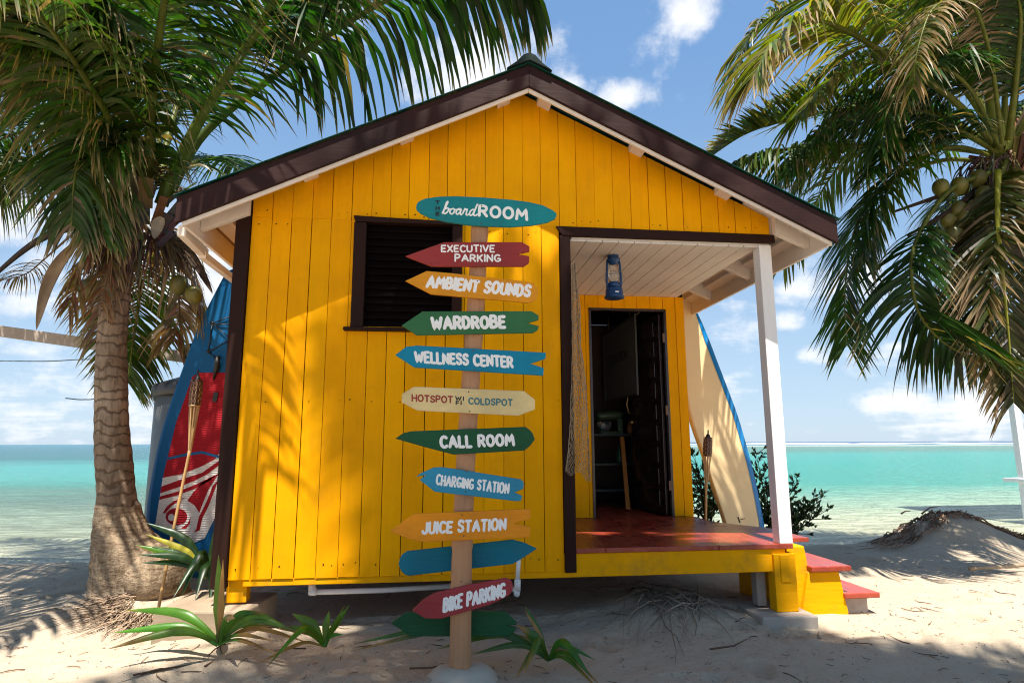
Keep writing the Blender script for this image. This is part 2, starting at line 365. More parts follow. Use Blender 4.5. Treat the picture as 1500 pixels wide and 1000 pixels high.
# ------------------------------------------------------------ sea
SEA = -.15
M = NT('sea_water'); geo = M.n('ShaderNodeNewGeometry'); sp = M.n('ShaderNodeSeparateXYZ'); M.l(geo.outputs['Position'], sp.inputs[0])
wob = M.noise(1, 4, .6, M.coord((.02, .06, 1))); wob2 = M.noise(1, 5, .6, M.coord((.12, .35, 1)))
yy = M.math('MULTIPLY', sp.outputs[1], M.math('ADD', .6, M.math('ADD', M.math('MULTIPLY', wob, .5), M.math('MULTIPLY', wob2, .3))))
lg = M.math('DIVIDE', M.math('LOGARITHM', M.math('MAXIMUM', yy, 1), 10), 3.0)         # log10(distance)/3: 1 m..1 km
def L(d): return math.log10(d) / 3
right = M.ramp(lg, [(L(7), (.58, .53, .36)), (L(9.5), (.52, .56, .38)), (L(13), (.30, .48, .35)), (L(18), (.055, .36, .28)), (L(34), (.035, .33, .27)), (L(60), (.04, .30, .25)), (L(85), (.07, .20, .15)), (L(150), (.10, .19, .14)), (L(190), (.36, .42, .36)), (L(260), (.03, .12, .18)), (L(420), (.012, .05, .12))])
left = M.ramp(lg, [(L(7), (.60, .58, .42)), (L(9), (.42, .47, .33)), (L(12), (.27, .36, .26)), (L(16), (.13, .25, .19)), (L(21), (.05, .29, .23)), (L(26), (.06, .36, .32)), (L(42), (.05, .33, .31)), (L(55), (.01, .14, .15)), (L(120), (.008, .11, .14)), (L(400), (.006, .10, .14))])
mr = M.n('ShaderNodeMapRange', interpolation_type='SMOOTHSTEP'); mr.inputs[1].default_value = -.18; mr.inputs[2].default_value = .35
M.l(M.math('DIVIDE', sp.outputs[0], sp.outputs[1]), mr.inputs[0])
col = M.mix(mr.outputs[0], left, right)
pt = M.noise(1, 5, .6, M.coord((.5, 1.4, 1)), 1.0)                                     # weed and sand patches on the bottom
near = M.n('ShaderNodeMapRange'); near.inputs[1].default_value = 30; near.inputs[2].default_value = 9; M.l(sp.outputs[1], near.inputs[0])
col = M.mix(M.math('MULTIPLY', M.math('MULTIPLY', M.ramp(pt, [(.42, (0, 0, 0)), (.62, (1, 1, 1))]), .4), M.math('MULTIPLY', M.math('ADD', near.outputs[0], .12), M.math('SUBTRACT', 1.15, mr.outputs[0]))), col, (.09, .115, .065))
foam = M.noise(1, 7, .75, M.coord((.9, 5, 1)), .6); near2 = M.n('ShaderNodeMapRange'); near2.inputs[1].default_value = 16; near2.inputs[2].default_value = 8; M.l(sp.outputs[1], near2.inputs[0])
col = M.mix(M.math('MULTIPLY', M.ramp(foam, [(.63, (0, 0, 0)), (.73, (1, 1, 1))]), M.math('MULTIPLY', near2.outputs[0], .6)), col, (.72, .70, .60))
rip = M.noise(1, 4, .6, M.coord((2.2, 9, 1)), .7); far = M.n('ShaderNodeMapRange'); far.inputs[1].default_value = 60; far.inputs[2].default_value = 12; M.l(sp.outputs[1], far.inputs[0])
col = M.mix(M.math('MULTIPLY', far.outputs[0], .55), col, M.mix(1, col, M.ramp(rip, [(.34, (.55, .60, .58)), (.5, (1, 1, 1)), (.66, (1.55, 1.5, 1.4))]), 'MULTIPLY'))
M.color(col); M.set(Roughness=.18, Specular_IOR_Level=.14, IOR=1.33)
w1 = M.noise(1, 6, .7, M.coord((1.6, 4.6, 1)), .8); w2 = M.noise(1, 4, .6, M.coord((7, 16, 1)), .4); w3 = M.noise(1, 3, .5, M.coord((.25, .9, 1)))
b1 = M.bump(w3, .35, .5); b2 = M.bump(w1, 1.0, .3, b1); M.bump(w2, 1.0, .09, b2); m_sea = M.m
mb = MB(); sx = axis(-9000, 9000, -12, 14, 1.0); sy = axis(6.2, 9000, 6.2, 14, .5)
nx, ny = len(sx), len(sy)
mb.add([(x, y, SEA + .004 * math.sin(x * 2 + y * 5)) for y in sy for x in sx], [(j * nx + i, j * nx + i + 1, (j + 1) * nx + i + 1, (j + 1) * nx + i) for j in range(ny - 1) for i in range(nx - 1)], smooth=True)
tag(mb.build('sea', m_sea), kind='structure')
# surf breaking along the reef
m_foam = plain('sea_foam', (.80, .82, .82), .8, var=.08, bst=0)
mb = MB(); rr = random.Random(3)
for i in range(150):
    x = rr.uniform(60, 1000); y = 300 + rr.uniform(-25, 120); ln = rr.uniform(12, 60); h = rr.uniform(.1, .55); m = 9
    ring = []
    for k in range(m + 1):
        u = k / m; e = math.sin(math.pi * u) * (.6 + .5 * rr.random()); xx = x + (u - .5) * ln
        ring.append([(xx, y - 1.5 * e - .2, SEA - .1), (xx, y - .5 * e, SEA + h * e * .9), (xx, y + .4 * e, SEA + h * e), (xx, y + 2.5 * e + .2, SEA - .1)])
    vs = [p for r in ring for p in r]
    mb.add(vs, [(k * 4 + q, (k + 1) * 4 + q, (k + 1) * 4 + q + 1, k * 4 + q + 1) for k in range(m) for q in range(3)], smooth=True)
tag(mb.build('surf', m_foam), kind='structure')

# ------------------------------------------------------------ the beach hut
YF, YB, YE = 4.1, 5.69, 7.75          # front wall, porch back wall, rear wall
XL, XR, XP = -1.28, 2.39, .885        # left wall, right side, porch inner corner
ZD = .468                             # deck top
APX, APZ, SL = .56, 3.70, .4755        # roof apex x, underside height and slope
def roof_under(x): return APZ - .045 - SL * abs(x - APX)
hut = thing('beach_hut', 'yellow timber hut with dark brown gable fascia, shuttered window and open corner porch', 'hut', (.56, 4.1, .3))
rb = random.Random(11)
def boards(mb, x0, x1, zb, zt, y, th=.02, pitch=.131, gap=.0065, hole=None, off=0):
    """upright boards, each with its own tint, cut round a hole (x0,x1,z0,z1); zt is a number or the roof line"""
    cuts = [x0]; x = x0 + pitch * (1 - off); rc = random.Random(3)
    while x < x1 - .02: cuts.append(x); x += pitch * rc.uniform(.95, 1.05)
    cuts.append(x1)
    for a, b in zip(cuts, cuts[1:]):
        tn = rb.uniform(.93, 1.04); col = (tn, tn * rb.uniform(.97, 1.03), tn); yo = y + rb.uniform(-.0015, .0015); g = gap * rb.uniform(.25, 1.0) / 2
        xs_ = [a + g, b - g]
        brk = sorted(set(xs_ + [v for v in ([hole[0], hole[1]] if hole else []) + [APX] if a + g < v < b - g]))
        for p, q in zip(brk, brk[1:]):
            spans = [(zb, None)]
            if hole and p >= hole[0] - 1e-4 and q <= hole[1] + 1e-4: spans = ([(zb, hole[2])] if zb < hole[2] else []) + ([(hole[3], None)] if (not isinstance(zt, (int, float)) or zt > hole[3]) else [])
            for z0, z1 in spans:
                ta = z1 if z1 is not None else (zt if isinstance(zt, (int, float)) else zt(p)); tb = z1 if z1 is not None else (zt if isinstance(zt, (int, float)) else zt(q))
                jb = rb.uniform(-.002, .002) if z0 == zb and zb < 2 else 0
                mb.hexa([(p, yo, z0 + jb), (q, yo, z0 + jb), (q, yo + th, z0 + jb), (p, yo + th, z0 + jb), (p, yo, ta), (q, yo, tb), (q, yo + th, tb), (p, yo + th, ta)], 0, col)
WIN = (-.575, .105, 1.915, 2.64)
mb = MB()
ZJ = 2.652
boards(mb, XL + .002, XP - .075, .33, ZJ - .0004, YF, hole=WIN)
boards(mb, XL + .002, XR, ZJ + .0004, roof_under, YF)
# nail heads along the bottom, top and middle rails
for z in (.405, 1.42, 2.60, 2.70):
    x = XL + .04
    while x < (XP - .1 if z < ZJ else XR - .05):
        xx = x + rb.uniform(-.01, .01); zz = z + rb.uniform(-.012, .012); r = rb.uniform(.002, .0042)
        if rb.random() < .55 and not (WIN[0] - .1 < xx < WIN[1] + .1 and WIN[2] - .1 < zz < WIN[3] + .03):
            mb.lathe([(r, -.0035), (r * .6, -.0042)], (xx, YF, zz), 6, 1, axis=None) if False else mb.box((xx - r, YF - .0034, zz - r), (xx + r, YF - .001, zz + r), 1)
        x += .065
front = tag(mb.build('front_wall', [m_yellow, m_dark], hut))
mb = MB()   # porch back wall
boards(mb, XP, 2.36, ZD + .002, 2.56, YB, hole=(1.41, 2.172, ZD, 2.43), off=.3)
tag(mb.build('porch_wall', [m_yellow, m_dark], hut))
mb = MB()   # side and rear walls, dark building lining behind the boards
mb.box((XL, YF + .025, .33), (XL + .03, YE, 2.66), 0); mb.box((2.325, YB + .024, .33), (2.357, YE, 2.66), 0)
mb.box((XL + .03, YE - .03, .33), (2.325, YE, 2.66), 0)
mb.box((XL + .0305, YF + .05, .42), (XL + .04, YE - .031, 2.66), 2); mb.box((2.312, YB + .036, .42), (2.3245, YE - .031, 2.66), 2); mb.box((XL + .041, YE - .045, .42), (2.311, YE - .0305, 2.66), 2)
mb.box((XP, YB + .0235, 2.551), (2.36, YB + .034, 2.66), 1)
mb.box((XP - .03, YF + .04, .34), (XP, YB + .02, 2.60), 2)
mb.box((XL + .035, YF + .0235, .34), (XP - .035, YF + .034, WIN[2] - .0), 1); mb.box((XL + .035, YF + .0235, WIN[2]), (WIN[0], YF + .034, 2.6), 1); mb.box((WIN[1], YF + .0235, WIN[2]), (XP - .035, YF + .034, 2.6), 1)
mb.prism([(XL + .03, 2.645), (XR - .01, 2.645), (XR - .01, roof_under(XR) - .01), (APX, APZ - .075), (XL + .03, roof_under(XL) - .01)], YF + .0235, YF + .034, 1)
mb.box((XP + .005, YB + .0235, ZD), (1.40, YB + .034, 2.55), 1); mb.box((2.18, YB + .0235, ZD), (2.32, YB + .034, 2.55), 1); mb.box((1.40, YB + .0235, 2.435), (2.18, YB + .034, 2.55), 1)
mb.box((XL + .04, YF + .06, 2.66), (2.3, YE - .05, 2.675), 1)          # loft boards close the room
tag(mb.build('wall_lining', [m_yellow, m_dark, m_indoor], hut))
mb = MB(); mb.box((XL + .03, YF + .05, ZD - .055), (2.32, YE - .04, ZD - .012)); mb.build('room_floor', m_deck, hut)

# corner boards, porch trim, header
mb = MB(); mb.hexa([(-1.372, YF - .024, .285), (-1.281, YF - .024, .285), (-1.281, YF + .07, .285), (-1.372, YF + .07, .285), (-1.372, YF - .024, 2.745), (-1.281, YF - .024, 2.765), (-1.281, YF + .07, 2.765), (-1.372, YF + .07, 2.745)])
mb.build('corner_trim', m_brown, hut, .004)
mb = MB(); mb.box((.812, YF - .02, .322), (XP + .001, YF + .06, 2.588)); mb.build('corner_trim', m_brown, hut, .004)
mb = MB(); mb.prism([(.787, 2.655), (2.413, 2.649), (2.413, 2.588), (.83, 2.589)], YF - .024, YF + .015); mb.build('porch_header', m_brown, hut, .003)
mb = MB(); mb.box((.9, YF + .02, 2.575), (2.39, YF + .09, 2.645)); mb.build('header_beam', m_white, hut, .003)
# porch ceiling planks
mb = MB(); x = .89
while x < 2.22:
    tn = rb.uniform(.95, 1.03); mb.box((x + .003, YF + .012, 2.560), (min(x + .118, 2.30) - .003, YB - .004, 2.572), 0, (tn, tn, tn)); x += .118
mb.box((.88, YF + .04, 2.578), (2.2, YB, 2.584), 1)
mb.build('porch_ceiling', [m_white, m_dark], hut)
# yellow sill beam and the porch edge beam
mb = MB(); mb.box((-1.19, YF + .006, .288), (.80, YF + .08, .328)); mb.box((.80, YF + .006, .288), (2.335, YF + .085, ZD - .032))
mb.build('sill_beam', m_yelbeam, hut, .004)
# porch deck
def deck_sheet(mb, poly, z1, z0):
    n = len(poly); mb.add([(x, y, z0) for x, y in poly] + [(x, y, z1) for x, y in poly], [tuple(range(n - 1, -1, -1)), tuple(range(n, 2 * n))] + [(i, (i + 1) % n, (i + 1) % n + n, i + n) for i in range(n)], 0, (lambda t: (t, t, t))(rb.uniform(.88, 1.06)))
mb = MB()
deck_sheet(mb, [(XP + .002, YF - .006), (1.085, YF - .004), (1.085, 5.685), (XP + .002, 5.685)], ZD, ZD - .03)
deck_sheet(mb, [(1.088, YF - .008), (1.86, YF - .003), (1.86, 5.0), (1.088, 5.0)], ZD, ZD - .03)
deck_sheet(mb, [(1.863, YF - .006), (2.385, YF - .01), (2.40, 4.34), (2.655, 4.34), (2.64, 4.84), (2.45, 5.16), (2.36, 5.3), (2.36, 5.0), (1.863, 5.0)], ZD - .001, ZD - .031)
deck_sheet(mb, [(1.088, 5.003), (2.36, 5.003), (2.36, 5.685), (1.088, 5.685)], ZD, ZD - .03)
deck_sheet(mb, [(1.412, 5.688), (2.17, 5.688), (2.17, 5.735), (1.412, 5.735)], ZD, ZD - .03)
mb.build('porch_deck', m_deck, hut, .003)
mb = MB(); mb.box((.9, YF + .09, .30), (2.3, YF + .13, .43)); mb.box((.9, 4.9, .30), (2.3, 4.95, .43)); mb.box((2.28, YF + .13, .30), (2.32, 5.65, .43)); mb.box((XL + .1, 5.7, .3), (2.3, 5.8, .40)); mb.build('floor_joist', m_ply, hut)
# posts
mb = MB(); mb.box((2.296, YF - .004, ZD), (2.389, YF + .089, 2.574)); mb.build('porch_post', m_post, hut, .004)
mb = MB(); mb.box((2.236, YF - .016, .036), (2.39, YF + .075, .405)); mb.box((2.278, YF - .022, .225), (2.345, YF - .0165, .40)); mb.build('foundation_post', m_yelbeam, hut, .006)
mb = MB(); mb.box((2.17, YF + .11, .045), (2.235, YF + .19, .40)); mb.build('foundation_post', m_concrete, hut, .006)
mb = MB(); mb.box((-1.29, YF + .03, .19), (-1.17, YF + .12, .33)); mb.build('foundation_post', m_yelbeam, hut, .005)
for (fx, fy) in ((.3, 5.0), (-1.1, 7.5), (2.1, 7.5), (1.2, 5.75)):
    mb = MB(); mb.box((fx - .07, fy - .07, -.1), (fx + .07, fy + .07, .33)); mb.build('foundation_post', m_ply, hut, .005)

# roof: two metal slopes over battens, barge boards, rafters, eaves boards
OV = .30; XE0, XE1 = -1.632, 2.708
def ru(x, d=0): return APZ - d - SL * abs(x - APX)
YR0, YR1 = YF - OV, YE + .3
mb = MB()
for s, xe in ((-1, XE0 - .02), (1, XE1 + .02)):
    n = 34
    for i in range(n):                                            # shallow corrugations running down the slope
        ya = YR0 - .03 + (YR1 - YR0 + .06) * i / n; yb_ = YR0 - .03 + (YR1 - YR0 + .06) * (i + 1) / n
        ha, hb = (.012 if i % 2 else 0), (.012 if (i + 1) % 2 else 0)
        p = [(APX, ya, ru(APX) + ha), (APX, yb_, ru(APX) + hb), (xe, yb_, ru(xe) + hb), (xe, ya, ru(xe) + ha)]
        q = [(x, y, z - .005) for x, y, z in p]
        mb.add(p + q, [(0, 1, 2, 3) if s < 0 else (3, 2, 1, 0), (7, 6, 5, 4) if s < 0 else (4, 5, 6, 7), (3, 2, 6, 7), (0, 3, 7, 4), (1, 5, 6, 2)])
roof = mb.build('roof', m_roof, hut)
mb = MB()
poly = [(.405, ru(.405) + .012), (.47, ru(.47) + .032), (.52, APZ + .045), (.56, APZ + .062), (.60, APZ + .045), (.65, ru(.65) + .032), (.715, ru(.715) + .012), (.56, APZ + .005)]
mb.prism(poly, YR0 - .045, YR1 + .04); sub(mb, 'ridge_cap', m_cap, roof, .003)
# barge boards (each one board from ridge to eave)
for s in (-1, 1):
    xe = XE0 if s < 0 else XE1; a, b = (APX - .0008, xe) if s < 0 else (APX + .0008, xe)
    for yb0, nm in ((YR0 - .012, 'front'), (YR1 - .02, 'rear')):
        mb = MB(); mb.prism([(a, ru(a, .012)), (b, ru(b, .012)), (b, ru(b, .012) - .168), (a, ru(a, .012) - .156)], yb0, yb0 + .026); mb.build('barge_board', m_fascia, hut, .003)
    mb = MB(); mb.prism([(a, ru(a, .10)), (b - s * .03, ru(b - s * .03, .10)), (b - s * .03, ru(b - s * .03, .205)), (a, ru(a, .192))], YR0 + .0145, YR0 + .034); mb.build('soffit_trim', m_white, hut, .002)
    # battens between the barge board and the wall
    mb = MB(); k = 0; x = abs(APX - xe)
    for d in (.10, .78, 1.42, 2.02):
        xx = APX + s * d; mb.hexa([(xx, YR0 + .035, ru(xx, .075)), (xx + s * .09, YR0 + .035, ru(xx + s * .09, .075)), (xx + s * .09, YE, ru(xx + s * .09, .075)), (xx, YE, ru(xx, .075)), (xx, YR0 + .035, ru(xx, .03)), (xx + s * .09, YR0 + .035, ru(xx + s * .09, .03)), (xx + s * .09, YE, ru(xx + s * .09, .03)), (xx, YE, ru(xx, .03))][:8] if s > 0 else
                [(xx + s * .09, YR0 + .035, ru(xx + s * .09, .075)), (xx, YR0 + .035, ru(xx, .075)), (xx, YE, ru(xx, .075)), (xx + s * .09, YE, ru(xx + s * .09, .075)), (xx + s * .09, YR0 + .035, ru(xx + s * .09, .03)), (xx, YR0 + .035, ru(xx, .03)), (xx, YE, ru(xx, .03)), (xx + s * .09, YE, ru(xx + s * .09, .03))])
    mb.build('roof_batten', m_white, hut)
    # roof boarding seen from below at the eaves
    mb = MB(); xa, xb = (XL - .0, XE0 + .01) if s < 0 else (2.2, XE1 - .01)
    mb.prism([(xa, ru(xa, .022)), (xb, ru(xb, .022)), (xb, ru(xb, .034)), (xa, ru(xa, .034))], YR0 + .036, YE); mb.build('eave_boarding', m_ply if s < 0 else m_white, hut)
    # eaves board along the side
    mb = MB(); xo = xe - s * .026; x0, x1 = sorted((xo, xo - s * .024)); mb.box((x0, YR0 + .036, ru(xo, .03) - .165), (x1, YR1, ru(xo, .03) - .012)); mb.build('eave_board', m_white, hut, .002)
    # rafter tails
    for ry in (4.06, 4.93, 5.72, 6.5, 7.3):
        xi = (XL - .002 if s < 0 else (2.40 if ry < 4.2 else 2.30)) ; xo = xe - s * .052
        mb = MB(); mb.prism([(xi, ru(xi, .036)), (xo, ru(xo, .036)), (xo, ru(xo, .036) - .125), (xi, ru(xi, .036) - .14)], ry - .02, ry + .025); mb.build('rafter', m_white, hut, .002)
mb = MB(); mb.bar(at(266, 338, y=3.98), at(300, 372, y=4.5), .05, .07); mb.bar((-1.70, 4.42, 2.47), (-1.69, 6.5, 2.47), .05, .05); mb.build('gutter_batten', m_white, hut, .003)

# window with dark louvred shutters
win = MB(); f = win
f.box((-.605, YF - .022, 1.905), (WIN[0] + .052, YF + .03, 2.632)); f.box((WIN[1] - .045, YF - .022, 1.905), (.128, YF + .03, 2.632))
f.prism([(-.612, 2.676), (.140, 2.655), (.128, 2.634), (-.598, 2.634)], YF - .03, YF + .03)
win_o = f.build('window', m_brown, hut, .003)
mb = MB(); mb.box((-.645, YF - .055, 1.882), (.16, YF + .01, 1.903)); sub(mb, 'sill', m_brown, win_o, .003)
mb = MB()
for k in range(14):
    z = 1.925 + k * .051; j = .02 + rb.uniform(-.003, .003)
    mb.hexa([(WIN[0] + .055, YF + .004 + j, z), (WIN[1] - .048, YF + .004 + j, z), (WIN[1] - .048, YF + .052, z + .052), (WIN[0] + .055, YF + .052, z + .052), (WIN[0] + .055, YF + .004 + j, z + .007), (WIN[1] - .048, YF + .004 + j, z + .007), (WIN[1] - .048, YF + .052, z + .057), (WIN[0] + .055, YF + .052, z + .057)])
sub(mb, 'louvre', paint('dark_louvre_paint', (.006, .003, .0025), .25, grain=(4, 30, 30), rough=.7, spec=.05), win_o)
mb = MB(); mb.box((WIN[0] - .02, YF + .056, 1.9), (WIN[1] + .02, YF + .066, 2.66)); sub(mb, 'backing', m_dark, win_o)

# door frame and the door standing open into the room
mb = MB(); mb.box((1.400, YB - .006, ZD), (1.424, YB + .06, 2.425)); mb.box((2.150, YB - .006, ZD), (2.174, YB + .06, 2.425)); mb.box((1.4, YB - .006, 2.412), (2.174, YB + .06, 2.436)); mb.build('door_frame', m_door, hut, .002)
hx, hy = 2.145, YB + .065; da = R_(84)
def dl(u, v, w): return (hx - u * math.cos(da) - w * math.sin(da) , hy + u * math.sin(da) - w * math.cos(da), v)
mb = MB()
def dbox(u0, u1, v0, v1, w0, w1):
    mb.hexa([dl(u0, v0, w0), dl(u0, v0, w1), dl(u1, v0, w1), dl(u1, v0, w0), dl(u0, v1, w0), dl(u0, v1, w1), dl(u1, v1, w1), dl(u1, v1, w0)])
dbox(0, .73, ZD + .01, 2.40, 0, .03)
for k in range(9):
    z = ZD + .08 + k * .205; dbox(.10, .63, z, z + .15, .0305, .045)
door = mb.build('door', m_door, hut, .006)
mb = MB(); mb.tube([dl(.66, 1.45, .03), dl(.66, 1.46, .09), dl(.66, 1.55, .11), dl(.66, 1.64, .09), dl(.66, 1.65, .03)], .008); mb.lathe([(.02, 0), (.026, .03), (.0, .05)], dl(.67, 1.36, .03), 10, axis=(-1, 0, 0)); sub(mb, 'handle', m_brass, door)
for v in (.75, 1.45, 2.15):
    mb = MB(); mb.box((2.128, YB - .009, v - .045), (2.150, YB - .0065, v + .045)); sub(mb, 'hinge', m_rust, door)
# white waste pipe under the floor
mb = MB(); pz = .262
mb.tube([at(457, 852, y=4.18), at(457, 866, y=4.18)], .022, 12); mb.tube([at(452, 867, y=4.18), at(560, 864, y=4.2), at(660, 858, y=4.3)], .017, 12); mb.lathe([(.024, -.02), (.024, .02)], at(459, 866, y=4.18), 12, axis=(1, 0, .0))
mb.tube([at(760, 815, y=4.05), at(758, 850, y=4.05)], .014, 12); mb.tube([at(758, 848, y=4.05), at(758, 865, y=4.05)], .020, 12); mb.lathe([(.012, -.03), (.019, -.02), (.021, 0), (.015, .018), (.0, .022)], at(757, 866, y=4.05), 12)
mb.tube([at(757, 864, y=4.05), at(750, 862, y=4.2)], .016, 12)
mb.build('waste_pipe', m_pvc, hut)

# concrete footings and steps
def slab(name, label, p0, p1, mat, cat='footing'):
    mb = MB(); mb.box(p0, p1); return tag(mb.build(name, mat, None, .012), label, cat)
slab('concrete_pad', 'flat concrete slab under the yellow porch corner post', (2.075, 3.98, -.12), (2.46, 4.42, .034), m_concrete)
m_oldwood = paint('weathered_plank', (.34, .26, .18), .2, grain=(3, 30, 30), rough=.85, dirt=.4, spec=.1, bst=.6)
mb = MB(); mb.hexa([(-1.66, 4.02, -.05), (-1.13, 3.98, -.05), (-1.05, 4.42, -.05), (-1.60, 4.5, -.05), (-1.66, 4.02, .185), (-1.13, 3.98, .175), (-1.05, 4.42, .185), (-1.60, 4.5, .188)])
tag(mb.build('timber_footing', m_oldwood, None, .012), 'weathered timber block on the sand under the hut\'s left corner post', 'footing')
steps = thing('porch_steps', 'yellow concrete steps with red treads going down from the porch\'s right side', 'steps', (2.7, 4.5, 0))
mb = MB(); mb.hexa([(2.40, 4.20, -.05), (2.60, 4.20, -.05), (2.60, 4.95, -.05), (2.40, 4.95, -.05), (2.40, 4.20, ZD - .035), (2.53, 4.20, ZD - .035), (2.53, 4.95, ZD - .035), (2.40, 4.95, ZD - .035)]); mb.build('step_block', m_yelbeam, steps, .008)
mb = MB(); mb.hexa([(2.45, 4.17, -.05), (2.81, 4.17, -.05), (2.81, 4.96, -.05), (2.45, 4.96, -.05), (2.53, 4.17, .268), (2.755, 4.17, .268), (2.755, 4.96, .268), (2.53, 4.96, .268)]); mb.build('step_block', m_yelbeam, steps, .01)
mb = MB(); mb.box((2.535, 4.14, .270), (2.83, 5.0, .305)); mb.build('tread', m_deck, steps, .006)
mb = MB(); mb.box((2.80, 4.2, -.05), (2.97, 4.95, .085)); mb.build('step_block', m_concrete, steps, .012)
mb = MB(); mb.box((2.77, 4.15, .087), (3.03, 5.0, .122)); mb.build('tread', m_deck, steps, .006)

# ------------------------------------------------------------ signpost
YS = 3.35
def arcp(cx, cy, rx, ry, a0, a1, n=12): return [(cx + rx * math.cos(R_(a0 + (a1 - a0) * i / n)), cy + ry * math.sin(R_(a0 + (a1 - a0) * i / n))) for i in range(n + 1)]
GL = {'A': (.72, [[(0, 0), (.36, 1), (.72, 0)], [(.15, .33), (.57, .33)]]),
 'B': (.58, [[(0, 0), (0, 1), (.28, 1), (.47, .92), (.5, .76), (.45, .6), (.28, .53), (0, .53)], [(.28, .53), (.52, .44), (.58, .26), (.5, .07), (.3, 0), (0, 0)]]),
 'C': (.6, [arcp(.36, .5, .36, .5, 48, 312)]),
 'D': (.62, [[(0, 0), (0, 1), (.22, 1), (.48, .88), (.62, .5), (.48, .12), (.22, 0), (0, 0)]]),
 'E': (.5, [[(.5, 1), (0, 1), (0, 0), (.5, 0)], [(0, .52), (.42, .52)]]),
 'F': (.48, [[(.48, 1), (0, 1), (0, 0)], [(0, .5), (.4, .5)]]),
 'G': (.66, [arcp(.36, .5, .36, .5, 50, 330), [(.38, .42), (.68, .42), (.66, .1)]]),
 'H': (.6, [[(0, 0), (0, 1)], [(.6, 0), (.6, 1)], [(0, .5), (.6, .5)]]),
 'I': (.04, [[(.02, 0), (.02, 1)]]),
 'J': (.48, [[(.48, 1), (.48, .25), (.4, .06), (.22, 0), (.06, .07), (0, .25)]]),
 'K': (.56, [[(0, 0), (0, 1)], [(.54, 1), (.02, .45)], [(.2, .6), (.56, 0)]]),
 'L': (.46, [[(0, 1), (0, 0), (.46, 0)]]),
 'M': (.8, [[(0, 0), (.08, 1), (.4, .35), (.72, 1), (.8, 0)]]),
 'N': (.62, [[(0, 0), (0, 1), (.62, 0), (.62, 1)]]),
 'O': (.7, [arcp(.35, .5, .35, .5, 0, 360, 18)]),
 'P': (.54, [[(0, 0), (0, 1), (.3, 1), (.5, .9), (.54, .73), (.48, .55), (.3, .46), (0, .46)]]),
 'R': (.58, [[(0, 0), (0, 1), (.3, 1), (.5, .9), (.54, .74), (.48, .56), (.3, .48), (0, .48)], [(.26, .48), (.58, 0)]]),
 'S': (.54, [[(.52, .84), (.42, .97), (.26, 1), (.09, .93), (.03, .76), (.1, .6), (.28, .52), (.46, .43), (.54, .26), (.46, .07), (.27, 0), (.1, .04), (0, .18)]]),
 'T': (.6, [[(0, 1), (.6, 1)], [(.3, 1), (.3, 0)]]),
 'U': (.6, [[(0, 1), (0, .3), (.08, .08), (.3, 0), (.52, .08), (.6, .3), (.6, 1)]]),
 'V': (.66, [[(0, 1), (.33, 0), (.66, 1)]]),
 'W': (.9, [[(0, 1), (.22, 0), (.45, .75), (.68, 0), (.9, 1)]]),
 'X': (.6, [[(0, 0), (.6, 1)], [(0, 1), (.6, 0)]]), ' ': (.22, [])}
BOARD_SCRIPT = (3.0, [   # joined lower-case brush script: b o a r d
 [(.0, .02), (.18, .5), (.36, 1.0), (.40, 1.18), (.30, 1.12), (.16, .5), (.10, .12), (.18, 0), (.36, .1), (.50, .34), (.46, .54), (.34, .56), (.24, .44)],
 [(.46, .54), (.62, .44), (.78, .50), (.70, .42), (.64, .2), (.74, .02), (.92, .08), (1.02, .34), (.94, .54), (.78, .5)],
 [(1.0, .44), (1.18, .46), (1.58, .52), (1.40, .58), (1.22, .40), (1.18, .14), (1.30, .02), (1.46, .2), (1.60, .52), (1.52, .16), (1.60, .0), (1.76, .2)],
 [(1.76, .2), (1.92, .66), (1.88, .52), (2.02, .55), (2.10, .58), (2.06, .3), (2.04, .08), (2.14, .0), (2.28, .14)],
 [(2.74, .54), (2.56, .58), (2.36, .36), (2.34, .1), (2.46, 0), (2.62, .2), (2.96, 1.2), (2.70, .3), (2.72, .04), (2.86, .02), (3.0, .16)]])
def stroke(mb, pts, w, d, yf, mi=0, jit=0):
    """one brush stroke: a flat raised band with round ends lying on the board's front face (y = yf)"""
    pts = [Vector((p[0], 0, p[1])) for p in pts]
    res = [pts[0]]
    for a, b in zip(pts, pts[1:]):
        m = max(1, int((b - a).length / (w * 1.2)))
        for i in range(1, m + 1): res.append(a.lerp(b, i / m))
    closed = (res[0] - res[-1]).length < 1e-6; m = len(res); sec = []
    for i, p in enumerate(res):
        t = (res[min(i + 1, m - 1)] - res[max(i - 1, 0)]); t = t.normalized() if t.length > 1e-9 else Vector((1, 0, 0)); n = Vector((-t.z, 0, t.x))
        ww = w
        if i == 0 and not closed: sec.append((p - t * w * .8, n, w * .45))
        sec.append((p, n, ww))
        if i == m - 1 and not closed: sec.append((p + t * w * .8, n, w * .45))
    vs = []
    for p, n, ww in sec:
        for a, h in ((-1, 0), (-.75, 1), (0, 1.25), (.75, 1), (1, 0)): q = p + n * ww * a; vs.append((q.x, yf - d * h, q.z))
    mb.add(vs, [(k * 5 + j, k * 5 + j + 1, (k + 1) * 5 + j + 1, (k + 1) * 5 + j) for k in range(len(sec) - 1) for j in range(4)] + [tuple(range(5)), tuple((len(sec) - 1) * 5 + j for j in (4, 3, 2, 1, 0))], mi)
rt = random.Random(5)
